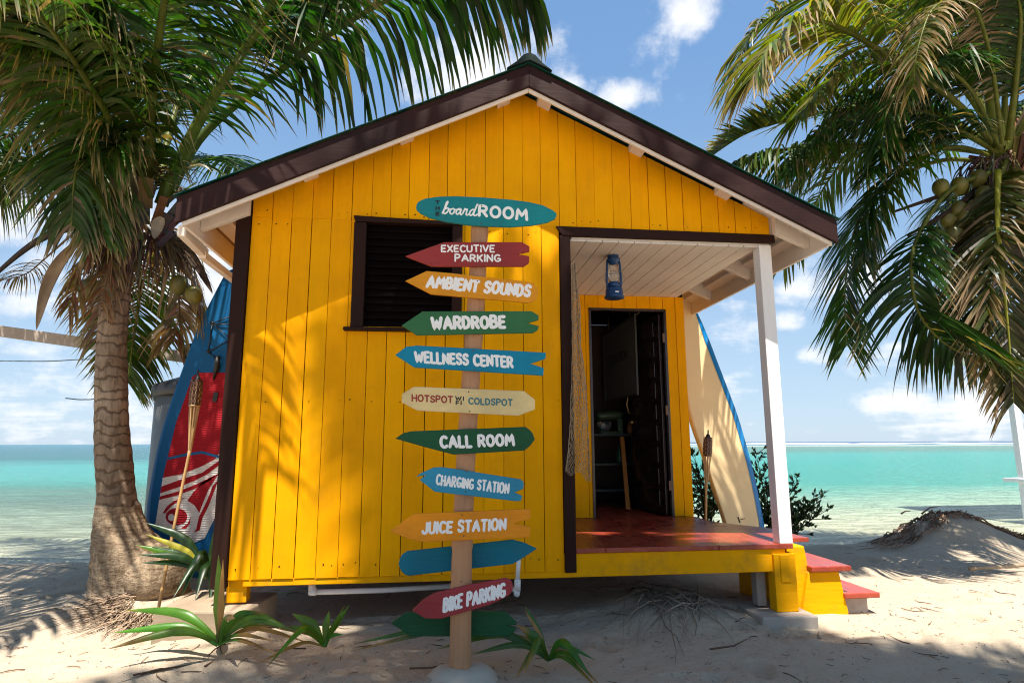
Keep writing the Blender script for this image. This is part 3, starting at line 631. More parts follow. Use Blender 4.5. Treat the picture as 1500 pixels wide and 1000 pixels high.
def lettering(mb, text, b0, b1, t0, y, wt=.12, gap=.24, mi=0):
    """text set between world points b0..b1 (baseline) with its cap height b0..t0, all on the plane y"""
    B0, B1, T0 = (Vector((p.x, p.z)) for p in (b0, b1, t0)); U, V = B1 - B0, T0 - B0
    glyphs = [BOARD_SCRIPT] if text == '*board' else [GL[c] for c in text]
    tot = sum(g[0] for g in glyphs) + gap * (len(glyphs) - 1); x = 0; h = V.length; k = 0
    for g in glyphs:
        jy = rt.uniform(-.03, .03); js = rt.uniform(.97, 1.04)
        for st in g[1]:
            if len(st) > 3 and text == '*board': st = [(q.x, q.y) for q in spline([Vector((a, b, 0)) for a, b in st], len(st) * 4)]
            k += 1
            pts = [(lambda q: (q.x, q.y))(B0 + U * ((x + px_) / tot) + V * ((pz_ + jy) * js)) for px_, pz_ in st]
            stroke(mb, pts, h * wt, .0011 + .00012 * (k % 5), y, mi)
        x += g[0] + gap
def S1(x, y): return (560 + x / 4.761, 270 + y / 4.761)
def S2(x, y): return (560 + x / 4.168, 440 + y / 4.168)
def S3(x, y): return (560 + x / 4.168, 610 + y / 4.168)
def S4(x, y): return (540 + x / 4.167, 780 + y / 4.167)
signpost = thing('signpost', 'bamboo signpost carrying twelve painted arrow boards in front of the yellow wall', 'signpost', tuple(at(675, 985, y=YS)))
mb = MB(); pl = [(703, 331), (698, 430), (692, 520), (686, 610), (681, 700), (677, 800), (675, 900), (674, 985), (674, 1010)]
path = spline([at(px, py, y=YS) for px, py in pl], 90); rad = []
for i, p in enumerate(path):
    u = i / 90; r = .0475 + .009 * u
    for nd in (.015, .215, .335, .36, .51, .62, .70, .905):
        r += .0045 * math.exp(-((u - nd) / .006) ** 2) - .002 * math.exp(-((u - nd - .012) / .005) ** 2)
    rad.append(r)
mb.tube(path, rad, 20, col=[lerp((1.08, 1.05, 1.02), (.95, .95, .95), noise.noise((0, 0, i * .13)) + .5) for i in range(91)]); post = mb.build('post', m_bamboo, signpost)
mb = MB(); prof = [(.30, -.14), (.23, -.05), (.16, .0), (.13, .035), (.105, .047), (.05, .05)]
mb.lathe(prof, at(676, 990, y=YS), 24)
for i, v in enumerate(mb.v):
    k = 1 + .16 * noise.noise((v[0] * 9, v[1] * 9, 2)); cx, cy = at(676, 990, y=YS)[:2]; mb.v[i] = (cx + (v[0] - cx) * k, cy + (v[1] - cy) * k, v[2] + .015 * noise.noise((v[0] * 12, v[1] * 12, 5)))
mb.build('footing', paint('white_mortar', (.50, .42, .32), .1, grain=(15, 15, 15), rough=.9, bst=.5, spec=.1), signpost)

def signpaint(name, c): return paint(name, c, .18, grain=(7, 40, 70), rough=.55, spec=.2, bst=.7, dirt=.14, wear=.24, wearcol=tuple(min(1, x * 1.5 + .03) for x in c))
m_teal = signpaint('teal_sign_paint', (.012, .225, .235)); m_red = signpaint('red_sign_paint', (.33, .040, .036)); m_orange = signpaint('orange_sign_paint', (.78, .30, .012))
m_green = signpaint('green_sign_paint', (.038, .155, .055)); m_dgreen = signpaint('dark_green_sign_paint', (.014, .085, .033)); m_sky = signpaint('bright_blue_sign_paint', (.006, .235, .36)); m_cream = signpaint('cream_sign_paint', (.80, .60, .27))
m_lblue = signpaint('sky_blue_sign_paint', (.035, .27, .40)); m_dred = signpaint('crimson_sign_paint', (.36, .045, .048)); m_blank = signpaint('deep_blue_sign_paint', (.005, .17, .25)); m_tip = signpaint('light_blue_tip_paint', (.012, .25, .36)); m_or2 = signpaint('amber_sign_paint', (.80, .27, .010))
m_ltr = plain('white_lettering_paint', (.92, .88, .81), .55, var=.05); m_ltr_r = plain('red_lettering_paint', (.30, .02, .015), .5); m_ltr_k = plain('black_lettering_paint', (.012, .012, .012), .5); m_ltr_t = plain('teal_lettering_paint', (.01, .15, .18), .5)
def board(poly, S, mat, label, front=True, texts=(), tilt=0):
    th = .018; yf = YS - .058 - th if front else YS + .060
    mb = MB(); mb.prism([(lambda p: (p.x, p.z))(at(*S(x, y), y=yf)) for x, y in poly], yf, yf + th)
    o = mb.build('sign_board', mat, signpost, .0035); tag(o, label)
    if front:
        cx = sum(p[1] for p in poly) / len(poly); ym = at(*S(0, cx), y=yf).z; xp = min(path, key=lambda q: abs(q.z - ym)).x; 
        for dz in (-.052, .052):
            q = MB(); q.lathe([(.0038, 0), (.0038, .0018), (.002, .0026)], (xp + rt.uniform(-.01, .01), yf - .0002, ym + dz), 10, axis=(0, -1, 0)); sub(q, 'screw', m_rust, o)
    if texts:
        for (txt, a, b, c, wt, gap, mat_) in texts:
            lm = MB(); lettering(lm, txt, at(*S(*a), y=yf), at(*S(*b), y=yf), at(*S(*c), y=yf), yf - .0002, wt, gap); sub(lm, 'lettering', mat_, o)
    return o, yf
board([(235, 160), (240, 138), (252, 120), (300, 98), (400, 84), (520, 82), (700, 90), (900, 106), (1020, 122), (1120, 145), (1190, 180), (1212, 198), (1218, 214), (1205, 240), (1150, 265), (1050, 285), (900, 296), (750, 293), (600, 283), (450, 262), (330, 232), (265, 200), (242, 180)], S1, m_teal, 'teal surfboard shaped board reading THE board ROOM', texts=[
    ('T', (372, 137), (398, 138), (372, 117), .2, .2, m_ltr_k), ('H', (375, 177), (397, 178), (375, 157), .2, .2, m_ltr_k), ('E', (375, 215), (396, 216), (375, 194), .2, .2, m_ltr_k),
    ('*board', (418, 205), (662, 222), (424, 135), .075, 0, m_ltr), ('ROOM', (676, 220), (1008, 246), (679, 148), .135, .30, m_ltr)])
board([(160, 500), (430, 402), (975, 402), (1027, 432), (1027, 468), (940, 485), (1025, 500), (1025, 545), (990, 572), (345, 572)], S1, m_red, 'red arrow board reading EXECUTIVE PARKING', texts=[
    ('EXECUTIVE', (414, 470), (780, 470), (414, 427), .135, .28, m_ltr), ('PARKING', (509, 535), (822, 536), (509, 490), .135, .28, m_ltr)])
board([(160, 672), (310, 603), (480, 618), (1020, 678), (1060, 692), (1082, 720), (1087, 750), (1075, 800), (1050, 818), (1020, 826), (340, 765)], S1, m_orange, 'orange arrow board reading AMBIENT SOUNDS', texts=[
    ('AMBIENT SOUNDS', (312, 712), (1024, 781), (326, 640), .155, .30, m_ltr)])
board([(118, 152), (245, 66), (910, 64), (955, 90), (955, 118), (888, 138), (957, 155), (950, 180), (920, 198), (210, 212)], S2, m_green, 'green arrow board reading WARDROBE', texts=[
    ('WARDROBE', (306, 172), (748, 162), (303, 105), .16, .30, m_ltr)])
board([(78, 332), (145, 282), (210, 274), (1000, 318), (997, 355), (905, 385), (987, 412), (983, 458), (195, 408)], S2, m_sky, 'bright blue arrow board reading WELLNESS CENTER', texts=[
    ('WELLNESS CENTER', (203, 374), (795, 406), (201, 314), .145, .30, m_ltr)])
board([(120, 570), (195, 525), (865, 552), (933, 605), (932, 665), (830, 703), (215, 672), (118, 622)], S2, m_cream, 'cream board reading HOTSPOT WI FI COLDSPOT', texts=[
    ('HOTSPOT', (183, 613), (428, 624), (183, 576), .125, .26, m_ltr_r), ('WI', (448, 607), (496, 609), (448, 586), .17, .36, m_ltr_k), ('FI', (451, 634), (482, 635), (451, 613), .17, .4, m_ltr_k), ('COLDSPOT', (529, 630), (793, 641), (529, 595), .125, .26, m_ltr_t)])
board([(78, 842), (130, 808), (180, 797), (875, 770), (900, 788), (918, 808), (932, 845), (905, 885), (868, 915), (435, 940), (270, 897)], S2, m_dgreen, 'dark green arrow board reading CALL ROOM', texts=[
    ('CALL ROOM', (360, 897), (802, 881), (356, 834), .155, .32, m_ltr)])
board([(205, 368), (235, 345), (315, 310), (360, 308), (440, 318), (845, 382), (865, 400), (862, 440), (808, 462), (855, 482), (848, 512), (820, 516), (320, 458), (262, 412), (228, 387), (268, 355), (232, 362)], S3, m_lblue, 'sky blue arrow board with split point reading CHARGING STATION', texts=[
    ('CHARGING STATION', (330, 412), (769, 467), (336, 354), .11, .34, m_ltr)])
board([(45, 700), (195, 592), (905, 562), (905, 622), (808, 652), (905, 672), (903, 737), (250, 765), (165, 748)], S3, m_or2, 'orange arrow board reading JUICE STATION', texts=[
    ('JUICE STATION', (246, 714), (750, 687), (250, 650), .14, .30, m_ltr)])
board([(182, 190), (190, 160), (205, 132), (235, 112), (880, 42), (955, 62), (1028, 97), (935, 158), (880, 190), (245, 262), (222, 255), (200, 235)], S4, m_blank, 'blank deep blue board behind the post pointing right', front=False)
board([(265, 475), (330, 410), (400, 368), (610, 318), (830, 277), (850, 278), (870, 292), (880, 315), (880, 345), (868, 370), (850, 385), (740, 440), (440, 525), (345, 522)], S4, m_dred, 'crimson arrow board reading BIKE PARKING', texts=[
    ('BIKE PARKING', (459, 482), (829, 385), (463, 405), .125, .34, m_ltr)])
board([(133, 550), (230, 483), (835, 480), (905, 545), (900, 562), (840, 566), (900, 575), (895, 600), (845, 632), (260, 632)], S4, m_dgreen, 'blank dark green board behind the post near the sand', front=False)

# ------------------------------------------------------------ palms
DENS, WID = 1.6, 1.0
GREEN = [(.014, .044, .006), (.020, .058, .008), (.030, .074, .010), (.050, .092, .012)]
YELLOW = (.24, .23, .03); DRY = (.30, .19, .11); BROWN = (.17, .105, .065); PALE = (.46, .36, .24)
def frond(name, parent, ctrl, seed, n=64, lmax=.8, w=.030, droop=1.1, start=.2, r0=.022, base=None, tipdry=.13, sun=0.0, fwd=(.45, 1.0), prof=.55, sides=(1, 1), lift=.15, rcol=(.15, .17, .03), m=5, label=None, mat=None, gap=0.0):
    """one pinnate frond: tapering rachis and two ranks of hanging leaflets"""
    n = int(n * DENS); w *= WID
    r = random.Random(seed); mb = MB(); N = 120; pth = spline(ctrl, N)
    mb.tube(pth[::3], [max(.0035, r0 * (1 - i / (N / 3 + 1)) ** .8) for i in range(len(pth[::3]))], 6, 0, rcol)
    base = base or r.choice(GREEN); Zd = Vector((0, 0, -1))
    for i in range(n):
        t = start + (1 - start) * (i + r.uniform(-.3, .3)) / n; t = min(max(t, 0), .998); k = int(t * N); p = pth[k].lerp(pth[k + 1], t * N - k); tn = (pth[min(k + 2, N)] - pth[max(k - 2, 0)]).normalized()
        side = tn.cross(Vector((0, 0, 1)))
        side = side.normalized() if side.length > .15 else Vector((1, 0, 0)); up = side.cross(tn).normalized()
        u = (t - start) / (1 - start); L_ = lmax * (min(1, .55 + u * 2.2)) * (1 - prof * max(0, u - .25) ** 1.3 / .75 ** 1.3)
        for si, s in enumerate((-1, 1)):
            if not sides[si] or r.random() < gap: continue
            Lk = L_ * sides[si] * r.choice((.6, .85, .95, 1, 1, 1.05)) * r.uniform(.88, 1.1); fw = fwd[0] + (fwd[1] - fwd[0]) * u + r.uniform(-.12, .12)
            d0 = (side * s + tn * fw + up * (lift + r.uniform(-.12, .12)) + Vector((r.gauss(0, .09), r.gauss(0, .09), r.gauss(0, .07)))).normalized(); dr = droop * r.uniform(.75, 1.3); q = p.copy(); ww = w * r.uniform(.8, 1.15)
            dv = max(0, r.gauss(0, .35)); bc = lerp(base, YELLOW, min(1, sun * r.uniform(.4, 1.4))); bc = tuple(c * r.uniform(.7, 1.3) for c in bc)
            if r.random() < .05: bc = lerp(bc, DRY, .7)
            td = tipdry * r.uniform(.2, 1.8); vs = []; cs = []; rot = r.uniform(-.6, .6)
            kink = r.random() < .10
            for j in range(m + 1):
                v = j / m; d = (d0 + Zd * dr * v * (1 + (1.6 if kink and v > .5 else 0))).normalized()
                wv = (tn - d * tn.dot(d)); wv = wv.normalized() if wv.length > 1e-3 else up; nv = d.cross(wv); wv = wv * math.cos(rot) + nv * math.sin(rot)
                wd = ww * (.5 + 1.9 * v if v < .25 else (1 - ((v - .25) / .75) ** 1.7)) * .5
                vs += [q - wv * wd, q + wv * wd]; dry = max(0, (v - (1 - td)) / max(td, .01)) if td > 0 else 0
                cc = lerp(bc, lerp(DRY, PALE, .5 * r.random()), min(1, dry * 1.4)); cs += [cc, cc]; q = q + d * (Lk / m)
            mb.add(vs, [(2 * j, 2 * j + 1, 2 * j + 3, 2 * j + 2) for j in range(m)], 0, cs, True)
    o = mb.build(name, mat or m_leaf, parent)
    if label: tag(o, label)
    return o
def pp(*a): return [at(px, py, y=y) for px, py, y in a]
def coconut(parent, px, py, y, r, tilt=0, seed=0):
    c = at(px, py, y=y); mb = MB(); prof = []
    for i in range(13):
        a = math.pi * i / 12; prof.append((max(.001, math.sin(a) * r * (1 - .10 * math.cos(a))), -math.cos(a) * r * 1.22))
    mb.lathe(prof, (0, 0, 0), 18, 0, smooth=True)
    for i, v in enumerate(mb.v):
        a = math.atan2(v[1], v[0]); k = 1 + .045 * math.cos(3 * a + seed); mb.v[i] = (v[0] * k, v[1] * k, v[2])
    rm = Matrix.Rotation(tilt, 3, 'Y') @ Matrix.Rotation(.3, 3, 'X'); mb.v = [tuple(c + rm @ Vector(v)) for v in mb.v]
    t = random.Random(seed).uniform(.75, 1.15); mb.c = [(t, t, t)] * len(mb.v); return mb.build('coconut', m_coco, parent)
def strips(mb, p0, n, r, ln, spread, dirv, col, w=.012):
    """dry fibre strands hanging from a point"""
    for i in range(n):
        p = Vector(p0) + Vector((r.uniform(-1, 1), r.uniform(-1, 1), r.uniform(-.5, .5))) * spread; d = (Vector(dirv) + Vector((r.uniform(-.5, .5), r.uniform(-.5, .5), 0))).normalized(); q = p.copy(); pts = [q.copy()]
        for k in range(4): d = (d + Vector((0, 0, -.35))).normalized(); q = q + d * ln * r.uniform(.6, 1.1) / 4; pts.append(q.copy())
        mb.tube(pts, [w, w * .8, w * .6, w * .4, w * .15], 4, 0, tuple(c * r.uniform(.6, 1.4) for c in col), False)

# --- left palm
YP = 5.15
palm = thing('coconut_palm', 'coconut palm with swollen leaning base standing left of the yellow hut', 'palm tree', tuple(at(200, 868, y=YP)))
rows = [(905, 116, 294), (900, 118, 292), (880, 124, 284), (862, 129, 277), (845, 131, 270), (830, 132, 265), (815, 133, 258), (803, 134, 250), (793, 135, 239), (783, 136, 224), (770, 137, 216), (750, 139, 207), (720, 140, 200), (680, 138, 196), (640, 137, 192), (600, 137, 190), (550, 138, 188), (500, 140, 187), (450, 145, 190), (400, 150, 195), (350, 158, 203), (310, 172, 216), (270, 190, 232)]
def trunk(rows, y, parent, ysc=1.0):
    mb = MB(); n = 28; rings = []; rr = random.Random(9)
    dense = []
    for (a, b) in zip(rows, rows[1:]):
        m = max(1, int((a[0] - b[0]) / 5))
        for i in range(m): dense.append(tuple(a[k] + (b[k] - a[k]) * i / m for k in range(3)))
    dense.append(rows[-1]); zs = []
    for i, (py, xl, xr) in enumerate(dense):
        A, B = at(xl, py, y=y), at(xr, py, y=y); c = (A + B) / 2; rx = (B - A).length / 2 * (.89 if py < 740 else .96); ry = rx if rx < .22 else .22 + (rx - .22) * .4
        for k in range(n):
            a = 2 * math.pi * k / n; nn = noise.noise((c.x + math.cos(a), math.sin(a) * 1.2, c.z * 2.5)); f = 1 + .05 * nn + .018 * math.sin(c.z * 58 + 1.5 * nn * 3)
            rings.append((c.x + rx * f * math.cos(a), c.y + ry * f * math.sin(a), c.z + .012 * nn))
    m = len(dense)
    cut = sum(1 for d in dense if d[0] > 735)
    for (i0, i1, nm, mt) in ((0, cut, 'trunk_base', m_base), (cut - 1, m, 'trunk', m_bark)):
        q = MB(); q.add(rings[i0 * n:i1 * n], [(i * n + k, i * n + (k + 1) % n, (i + 1) * n + (k + 1) % n, (i + 1) * n + k) for i in range(i1 - i0 - 1) for k in range(n)], 0, smooth=True)
        q.build(nm, mt, parent)
trunk(rows, YP, palm)
mb = MB(); bc, bx = at(230, 842, y=YP - .04), (at(277, 842, y=YP - .04) - at(230, 842, y=YP - .04)).x
mb.lathe([(max(.001, math.sin(math.pi * i / 14)), -math.cos(math.pi * i / 14)) for i in range(15)], (0, 0, 0), 28)
mb.v = [(lambda k: (bc.x + v[0] * bx * k, bc.y + v[1] * .27 * k, bc.z + v[2] * bx * 1.05 * k))(1 + .05 * noise.noise((v[0] * 2, v[1] * 2, v[2] * 2)) + .012 * math.sin(v[2] * 26)) for v in mb.v]; mb.build('root_boss', m_base, palm)
F = lambda ctrl, seed, **k: frond('frond', palm, pp(*ctrl), seed, **k)
F([(236, 300, 5.25), (255, 250, 5.2), (304, 156, 5.0), (372, 52, 4.75), (430, -40, 4.4), (520, -110, 4.0), (640, -120, 3.7)], 1, n=64, lmax=.95, start=.30, r0=.062, w=.034, droop=1.5, tipdry=.15, rcol=(.15, .20, .035))
F([(246, 290, 5.45), (300, 195, 5.4), (409, 105, 5.25), (480, 52, 5.1), (568, 0, 4.9), (650, -34, 4.7), (730, -40, 4.55), (775, -22, 4.5)], 2, n=62, lmax=1.35, start=.30, r0=.045, w=.056, droop=3.6, tipdry=.10, sides=(1, 1), fwd=(.1, .5), lift=.3, rcol=(.12, .16, .04))
F([(222, 285, 5.2), (205, 215, 5.0), (172, 124, 4.75), (140, 62, 4.55), (108, 16, 4.35), (50, -35, 4.1), (-40, -50, 3.9)], 3, n=62, lmax=1.15, start=.10, r0=.03, w=.05, droop=2.9, tipdry=.22, sun=.08, lift=.1)
F([(205, 275, 5.3), (120, 200, 5.6), (60, 190, 5.8), (0, 205, 6.0), (-80, 265, 6.2)], 4, lmax=.95, droop=2.2, r0=.03)
F([(190, 285, 5.5), (110, 262, 5.8), (0, 268, 6.2), (-90, 310, 6.5)], 5, lmax=.95, droop=2.0, r0=.03)
F([(232, 270, 5.5), (262, 150, 5.8), (330, 50, 6.2), (420, 15, 6.6), (520, 10, 7.0)], 6, lmax=.9, droop=1.6, r0=.035)
F([(205, 265, 5.3), (150, 120, 5.6), (60, 20, 6.0), (-40, -10, 6.4)], 7, lmax=1.0, droop=1.8, r0=.035)
F([(218, 258, 5.1), (228, 100, 4.6), (250, -40, 4.1), (290, -150, 3.5), (350, -200, 2.9)], 8, lmax=1.0, droop=1.8, r0=.04, tipdry=.25)
F([(212, 262, 5.2), (180, 90, 5.0), (170, -20, 4.8), (140, -120, 4.4), (80, -190, 3.9)], 9, lmax=1.0, droop=1.8, r0=.04, sun=.1)
F([(225, 262, 5.5), (290, 110, 6.1), (370, 30, 6.8), (470, 20, 7.4)], 10, lmax=1.0, droop=1.5, r0=.03)
F([(240, 285, 5.6), (290, 235, 6.2), (340, 240, 6.9), (400, 300, 7.4)], 11, lmax=.8, droop=1.6, r0=.03)
F([(195, 280, 5.2), (120, 170, 4.9), (40, 90, 4.6), (-60, 60, 4.3)], 12, lmax=.95, droop=2.3, r0=.03, tipdry=.2, sun=.05)
F([(215, 262, 5.6), (250, 140, 6.4), (240, 30, 7.2), (210, -20, 8.0)], 13, lmax=1.0, droop=1.3, r0=.03)
F([(205, 270, 5.6), (100, 120, 6.4), (20, 90, 7.0), (-80, 130, 7.5)], 14, lmax=1.0, droop=1.5, r0=.03)
F([(210, 300, 5.05), (168, 215, 4.85), (130, 205, 4.7), (110, 260, 4.6), (105, 330, 4.6)], 15, lmax=.75, droop=1.8, r0=.025, tipdry=.25, sun=.06)
F([(222, 290, 5.0), (192, 225, 4.8), (165, 220, 4.65), (150, 275, 4.6), (150, 345, 4.62)], 16, lmax=.65, droop=1.8, r0=.022, tipdry=.3, sun=.06)
rr = random.Random(55); CL = at(212, 285, y=5.35)
for i in range(5):                                                    # the rest of the crown, away from the roof
    a = R_(rr.uniform(150, 290)); e = Vector((math.cos(a), math.sin(a), 0)); ln = rr.uniform(2.0, 2.8); up_ = rr.uniform(.2, 1.5); dn = rr.uniform(-.7, .2)
    frond('frond', palm, [CL, CL + e * ln * .3 + Vector((0, 0, up_ * .75)), CL + e * ln * .65 + Vector((0, 0, up_)), CL + e * ln + Vector((0, 0, up_ * .6 + dn))], 300 + i, n=54, lmax=1.0, droop=1.9, w=.036, r0=.032, tipdry=.14)
# dead skirt and hanging fronds
dead = dict(base=BROWN, tipdry=.5, rcol=(.20, .13, .085), gap=.25)
F([(195, 318, 5.15), (160, 325, 4.95), (125, 375, 4.85), (100, 455, 4.85)], 20, n=46, lmax=.5, droop=2.6, w=.022, r0=.024, start=.12, **dead)
F([(205, 322, 5.1), (180, 335, 4.95), (160, 390, 4.9), (148, 450, 4.95)], 21, n=40, lmax=.42, droop=2.6, w=.018, r0=.02, start=.1, **dead)
F([(225, 318, 5.45), (258, 350, 5.55), (285, 420, 5.6), (300, 470, 5.6)], 22, n=48, lmax=.6, droop=2.2, w=.022, r0=.028, start=.15, **dead)
F([(205, 325, 5.6), (240, 365, 5.8), (262, 440, 5.95), (255, 500, 6.0)], 23, n=54, lmax=.75, droop=2.0, w=.024, r0=.026, start=.1, **dead)
F([(185, 325, 5.6), (165, 380, 5.85), (150, 440, 6.0), (140, 500, 6.0)], 24, n=50, lmax=.6, droop=2.0, w=.022, r0=.026, start=.1, **dead)
F([(190, 340, 5.75), (205, 410, 6.1), (195, 500, 6.25), (186, 560, 6.3)], 25, n=60, lmax=.75, droop=.9, w=.026, r0=.026, start=.12, tipdry=.2)
F([(180, 335, 5.5), (120, 330, 5.6), (60, 350, 5.7), (0, 396, 5.8), (-50, 450, 5.9)], 26, n=46, lmax=.42, droop=2.2, start=.86, w=.016, r0=.05, base=BROWN, rcol=(.055, .038, .034))
F([(120, 330, 6.2), (70, 375, 6.3), (40, 400, 6.4), (10, 410, 6.4)], 27, n=26, lmax=.4, droop=1.9, start=.4, w=.012, r0=.012, **dead)
# leaf sheaths, spathes and fibre at the crown
mb = MB(); rr = random.Random(31)
for i in range(26):
    a = rr.uniform(0, 2 * math.pi); c = at(206, 318, y=YP); e = Vector((math.cos(a), math.sin(a), 0)); p = c + e * .13 + Vector((.1 * rr.random(), 0, rr.uniform(-.25, .35))); q = p + e * rr.uniform(.05, .2) + Vector((0, 0, rr.uniform(.05, .28)))
    mb.bar(p, q, rr.uniform(.05, .11), .014, up=e, col=tuple(x * rr.uniform(.5, 1.5) for x in (.20, .14, .09)))
strips(mb, at(185, 345, y=5.15), 120, rr, .55, .13, (-.3, -.3, -.6), (.22, .15, .10), .010)
strips(mb, at(235, 345, y=5.35), 70, rr, .45, .12, (.4, -.1, -.6), (.18, .12, .08), .010)
strips(mb, at(215, 260, y=5.2), 60, rr, .4, .14, (.2, -.3, .5), (.16, .13, .05), .009)
mb.build('crown_fibre', m_husk, palm)
def spathe(parent, pts, y, wd, col):
    mb = MB(); P = spline(pp(*[(a, b, y) for a, b in pts]), 16); vs = []; cs = []
    for i, p in enumerate(P):
        t = (P[min(i + 1, 16)] - P[max(i - 1, 0)]).normalized(); sd_ = t.cross(Vector((0, 1, 0))).normalized(); w_ = wd * math.sin(math.pi * (.06 + .94 * i / 16)) ** .7
        for k, (a, dp) in enumerate(((-1, -.25), (-.6, .5), (0, .8), (.6, .5), (1, -.25))): vs.append(p + sd_ * a * w_ + Vector((0, dp * w_, 0))); cs.append(tuple(c * (1.2 - .25 * abs(a)) for c in col))
    mb.add(vs, [(i * 5 + k, i * 5 + k + 1, (i + 1) * 5 + k + 1, (i + 1) * 5 + k) for i in range(16) for k in range(4)], 0, cs, True); mb.build('spathe', m_husk, parent)
spathe(palm, [(118, 350), (88, 385), (68, 425), (53, 484)], 5.0, .05, (.30, .22, .15))
spathe(palm, [(238, 318), (232, 330), (226, 350)], 4.95, .05, (.55, .46, .36))
spathe(palm, [(262, 345), (288, 385), (312, 430)], 5.3, .035, (.085, .055, .042))
spathe(palm, [(128, 295), (105, 292), (86, 286)], 5.1, .045, (.22, .14, .08))
mb = MB(); rr = random.Random(12)
for i in range(26):
    p = at(246, 352, y=5.25); e = at(rr.uniform(250, 345), rr.uniform(365, 440), y=5.25 + rr.uniform(-.2, .2)); mid = p.lerp(e, .5) + Vector((0, 0, .06)); mb.tube([p, mid, e], [.006, .004, .0015], 4, 0, (.16, .11, .06), False)
mb.build('flower_stalk', m_husk, palm)
coconut(palm, 262, 418, 5.2, .072, .2, 1); coconut(palm, 285, 432, 5.15, .066, -.3, 2); coconut(palm, 126, 288, 5.1, .095, .2, 3); coconut(palm, 132, 424, 5.6, .085, .2, 4)

KY = .8
def pp2(*a): return [at(px, py, y=y * KY) for px, py, y in a]
# --- right palm (its trunk leans away out of the picture)
palm2 = thing('coconut_palm', 'coconut palm leaning in from the right edge with hanging fronds and coconuts', 'palm tree', tuple(at(1730, 850, y=6.3 * KY)))
mb = MB(); tp = spline(pp2((1730, 880, 6.3), (1670, 700, 6.35), (1600, 500, 6.4), (1530, 340, 6.45), (1478, 225, 6.5)), 60)
mb.tube(tp, [(.22 - .09 * min(1, i / 30)) * (1 + .03 * math.sin(i * 2.2)) for i in range(61)], 20); mb.build('trunk', m_bark, palm2)
G = lambda ctrl, seed, **k: frond('frond', palm2, pp2(*ctrl), seed, **k)
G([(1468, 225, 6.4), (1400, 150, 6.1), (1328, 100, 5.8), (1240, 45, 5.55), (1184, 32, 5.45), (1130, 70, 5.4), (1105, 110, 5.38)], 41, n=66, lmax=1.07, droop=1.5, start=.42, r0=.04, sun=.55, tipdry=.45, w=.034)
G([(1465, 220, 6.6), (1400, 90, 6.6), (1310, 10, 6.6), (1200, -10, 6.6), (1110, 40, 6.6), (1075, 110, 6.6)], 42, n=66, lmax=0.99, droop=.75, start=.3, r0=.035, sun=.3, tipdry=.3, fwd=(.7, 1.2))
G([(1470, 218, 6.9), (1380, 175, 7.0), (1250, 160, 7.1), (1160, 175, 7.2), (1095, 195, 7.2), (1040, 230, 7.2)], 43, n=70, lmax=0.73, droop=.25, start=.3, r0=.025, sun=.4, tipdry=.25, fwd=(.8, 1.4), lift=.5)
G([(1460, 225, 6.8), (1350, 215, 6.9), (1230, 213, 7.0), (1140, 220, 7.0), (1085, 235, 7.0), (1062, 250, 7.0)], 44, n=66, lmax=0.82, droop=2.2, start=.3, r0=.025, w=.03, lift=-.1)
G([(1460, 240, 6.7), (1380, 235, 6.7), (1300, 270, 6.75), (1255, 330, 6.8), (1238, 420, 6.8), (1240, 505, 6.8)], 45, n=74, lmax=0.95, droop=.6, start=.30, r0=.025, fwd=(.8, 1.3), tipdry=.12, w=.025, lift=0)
G([(1460, 250, 6.2), (1390, 280, 6.1), (1340, 360, 6.0), (1340, 440, 6.0), (1370, 490, 6.0), (1415, 520, 6.0), (1480, 545, 6.0)], 46, n=66, lmax=0.95, droop=1.0, start=.28, r0=.025, tipdry=.05, w=.034, base=GREEN[0])
G([(1462, 250, 5.9), (1462, 330, 5.8), (1470, 420, 5.8), (1478, 500, 5.8), (1485, 590, 5.8)], 47, n=90, lmax=0.86, droop=.8, start=.06, r0=.026, base=(.035, .042, .010), tipdry=.5, rcol=(.32, .32, .04), fwd=(.5, .9), lift=0)
G([(1466, 215, 6.3), (1445, 110, 6.1), (1422, 10, 5.9), (1390, -80, 5.6), (1330, -130, 5.3), (1280, -120, 5.1)], 48, n=60, lmax=1.03, droop=1.4, start=.25, r0=.062, sun=.1, rcol=(.17, .20, .04))
G([(1468, 210, 6.0), (1450, 80, 5.6), (1420, 0, 5.3), (1370, 10, 5.1), (1345, 70, 5.05), (1338, 130, 5.05)], 49, n=50, lmax=0.60, droop=1.6, start=.45, r0=.02, sun=.25, tipdry=.75, w=.022)
G([(1475, 215, 6.6), (1500, 90, 6.5), (1550, 0, 6.4), (1620, -30, 6.3)], 50, n=60, lmax=0.82, droop=1.4, r0=.035)
G([(1480, 225, 6.5), (1560, 150, 6.4), (1640, 170, 6.3), (1700, 250, 6.2)], 51, n=60, lmax=0.82, droop=1.5, r0=.035)
G([(1465, 215, 6.8), (1420, 60, 7.1), (1340, -40, 7.4), (1230, -60, 7.6)], 52, n=64, lmax=0.86, droop=1.1, r0=.03)
G([(1462, 220, 6.9), (1360, 120, 7.4), (1250, 90, 7.8), (1130, 150, 8.0)], 53, n=60, lmax=0.82, droop=1.3, r0=.025, sun=.1)
G([(1462, 225, 6.4), (1400, 190, 6.1), (1330, 200, 5.9), (1270, 260, 5.8)], 54, n=56, lmax=0.69, droop=1.4, r0=.024, base=GREEN[0])
G([(1480, 240, 6.3), (1520, 300, 6.2), (1530, 400, 6.1), (1520, 500, 6.1)], 55, n=60, lmax=0.69, droop=1.0, r0=.026, base=(.03, .04, .01), tipdry=.4)
G([(1478, 205, 6.2), (1490, 100, 5.8), (1495, 20, 5.5), (1480, -40, 5.2)], 56, n=56, lmax=0.73, droop=1.6, r0=.035, tipdry=.5)
G([(1462, 240, 7.0), (1390, 300, 7.3), (1350, 380, 7.4), (1300, 420, 7.5)], 57, n=50, lmax=0.52, droop=.9, r0=.02, base=GREEN[0])
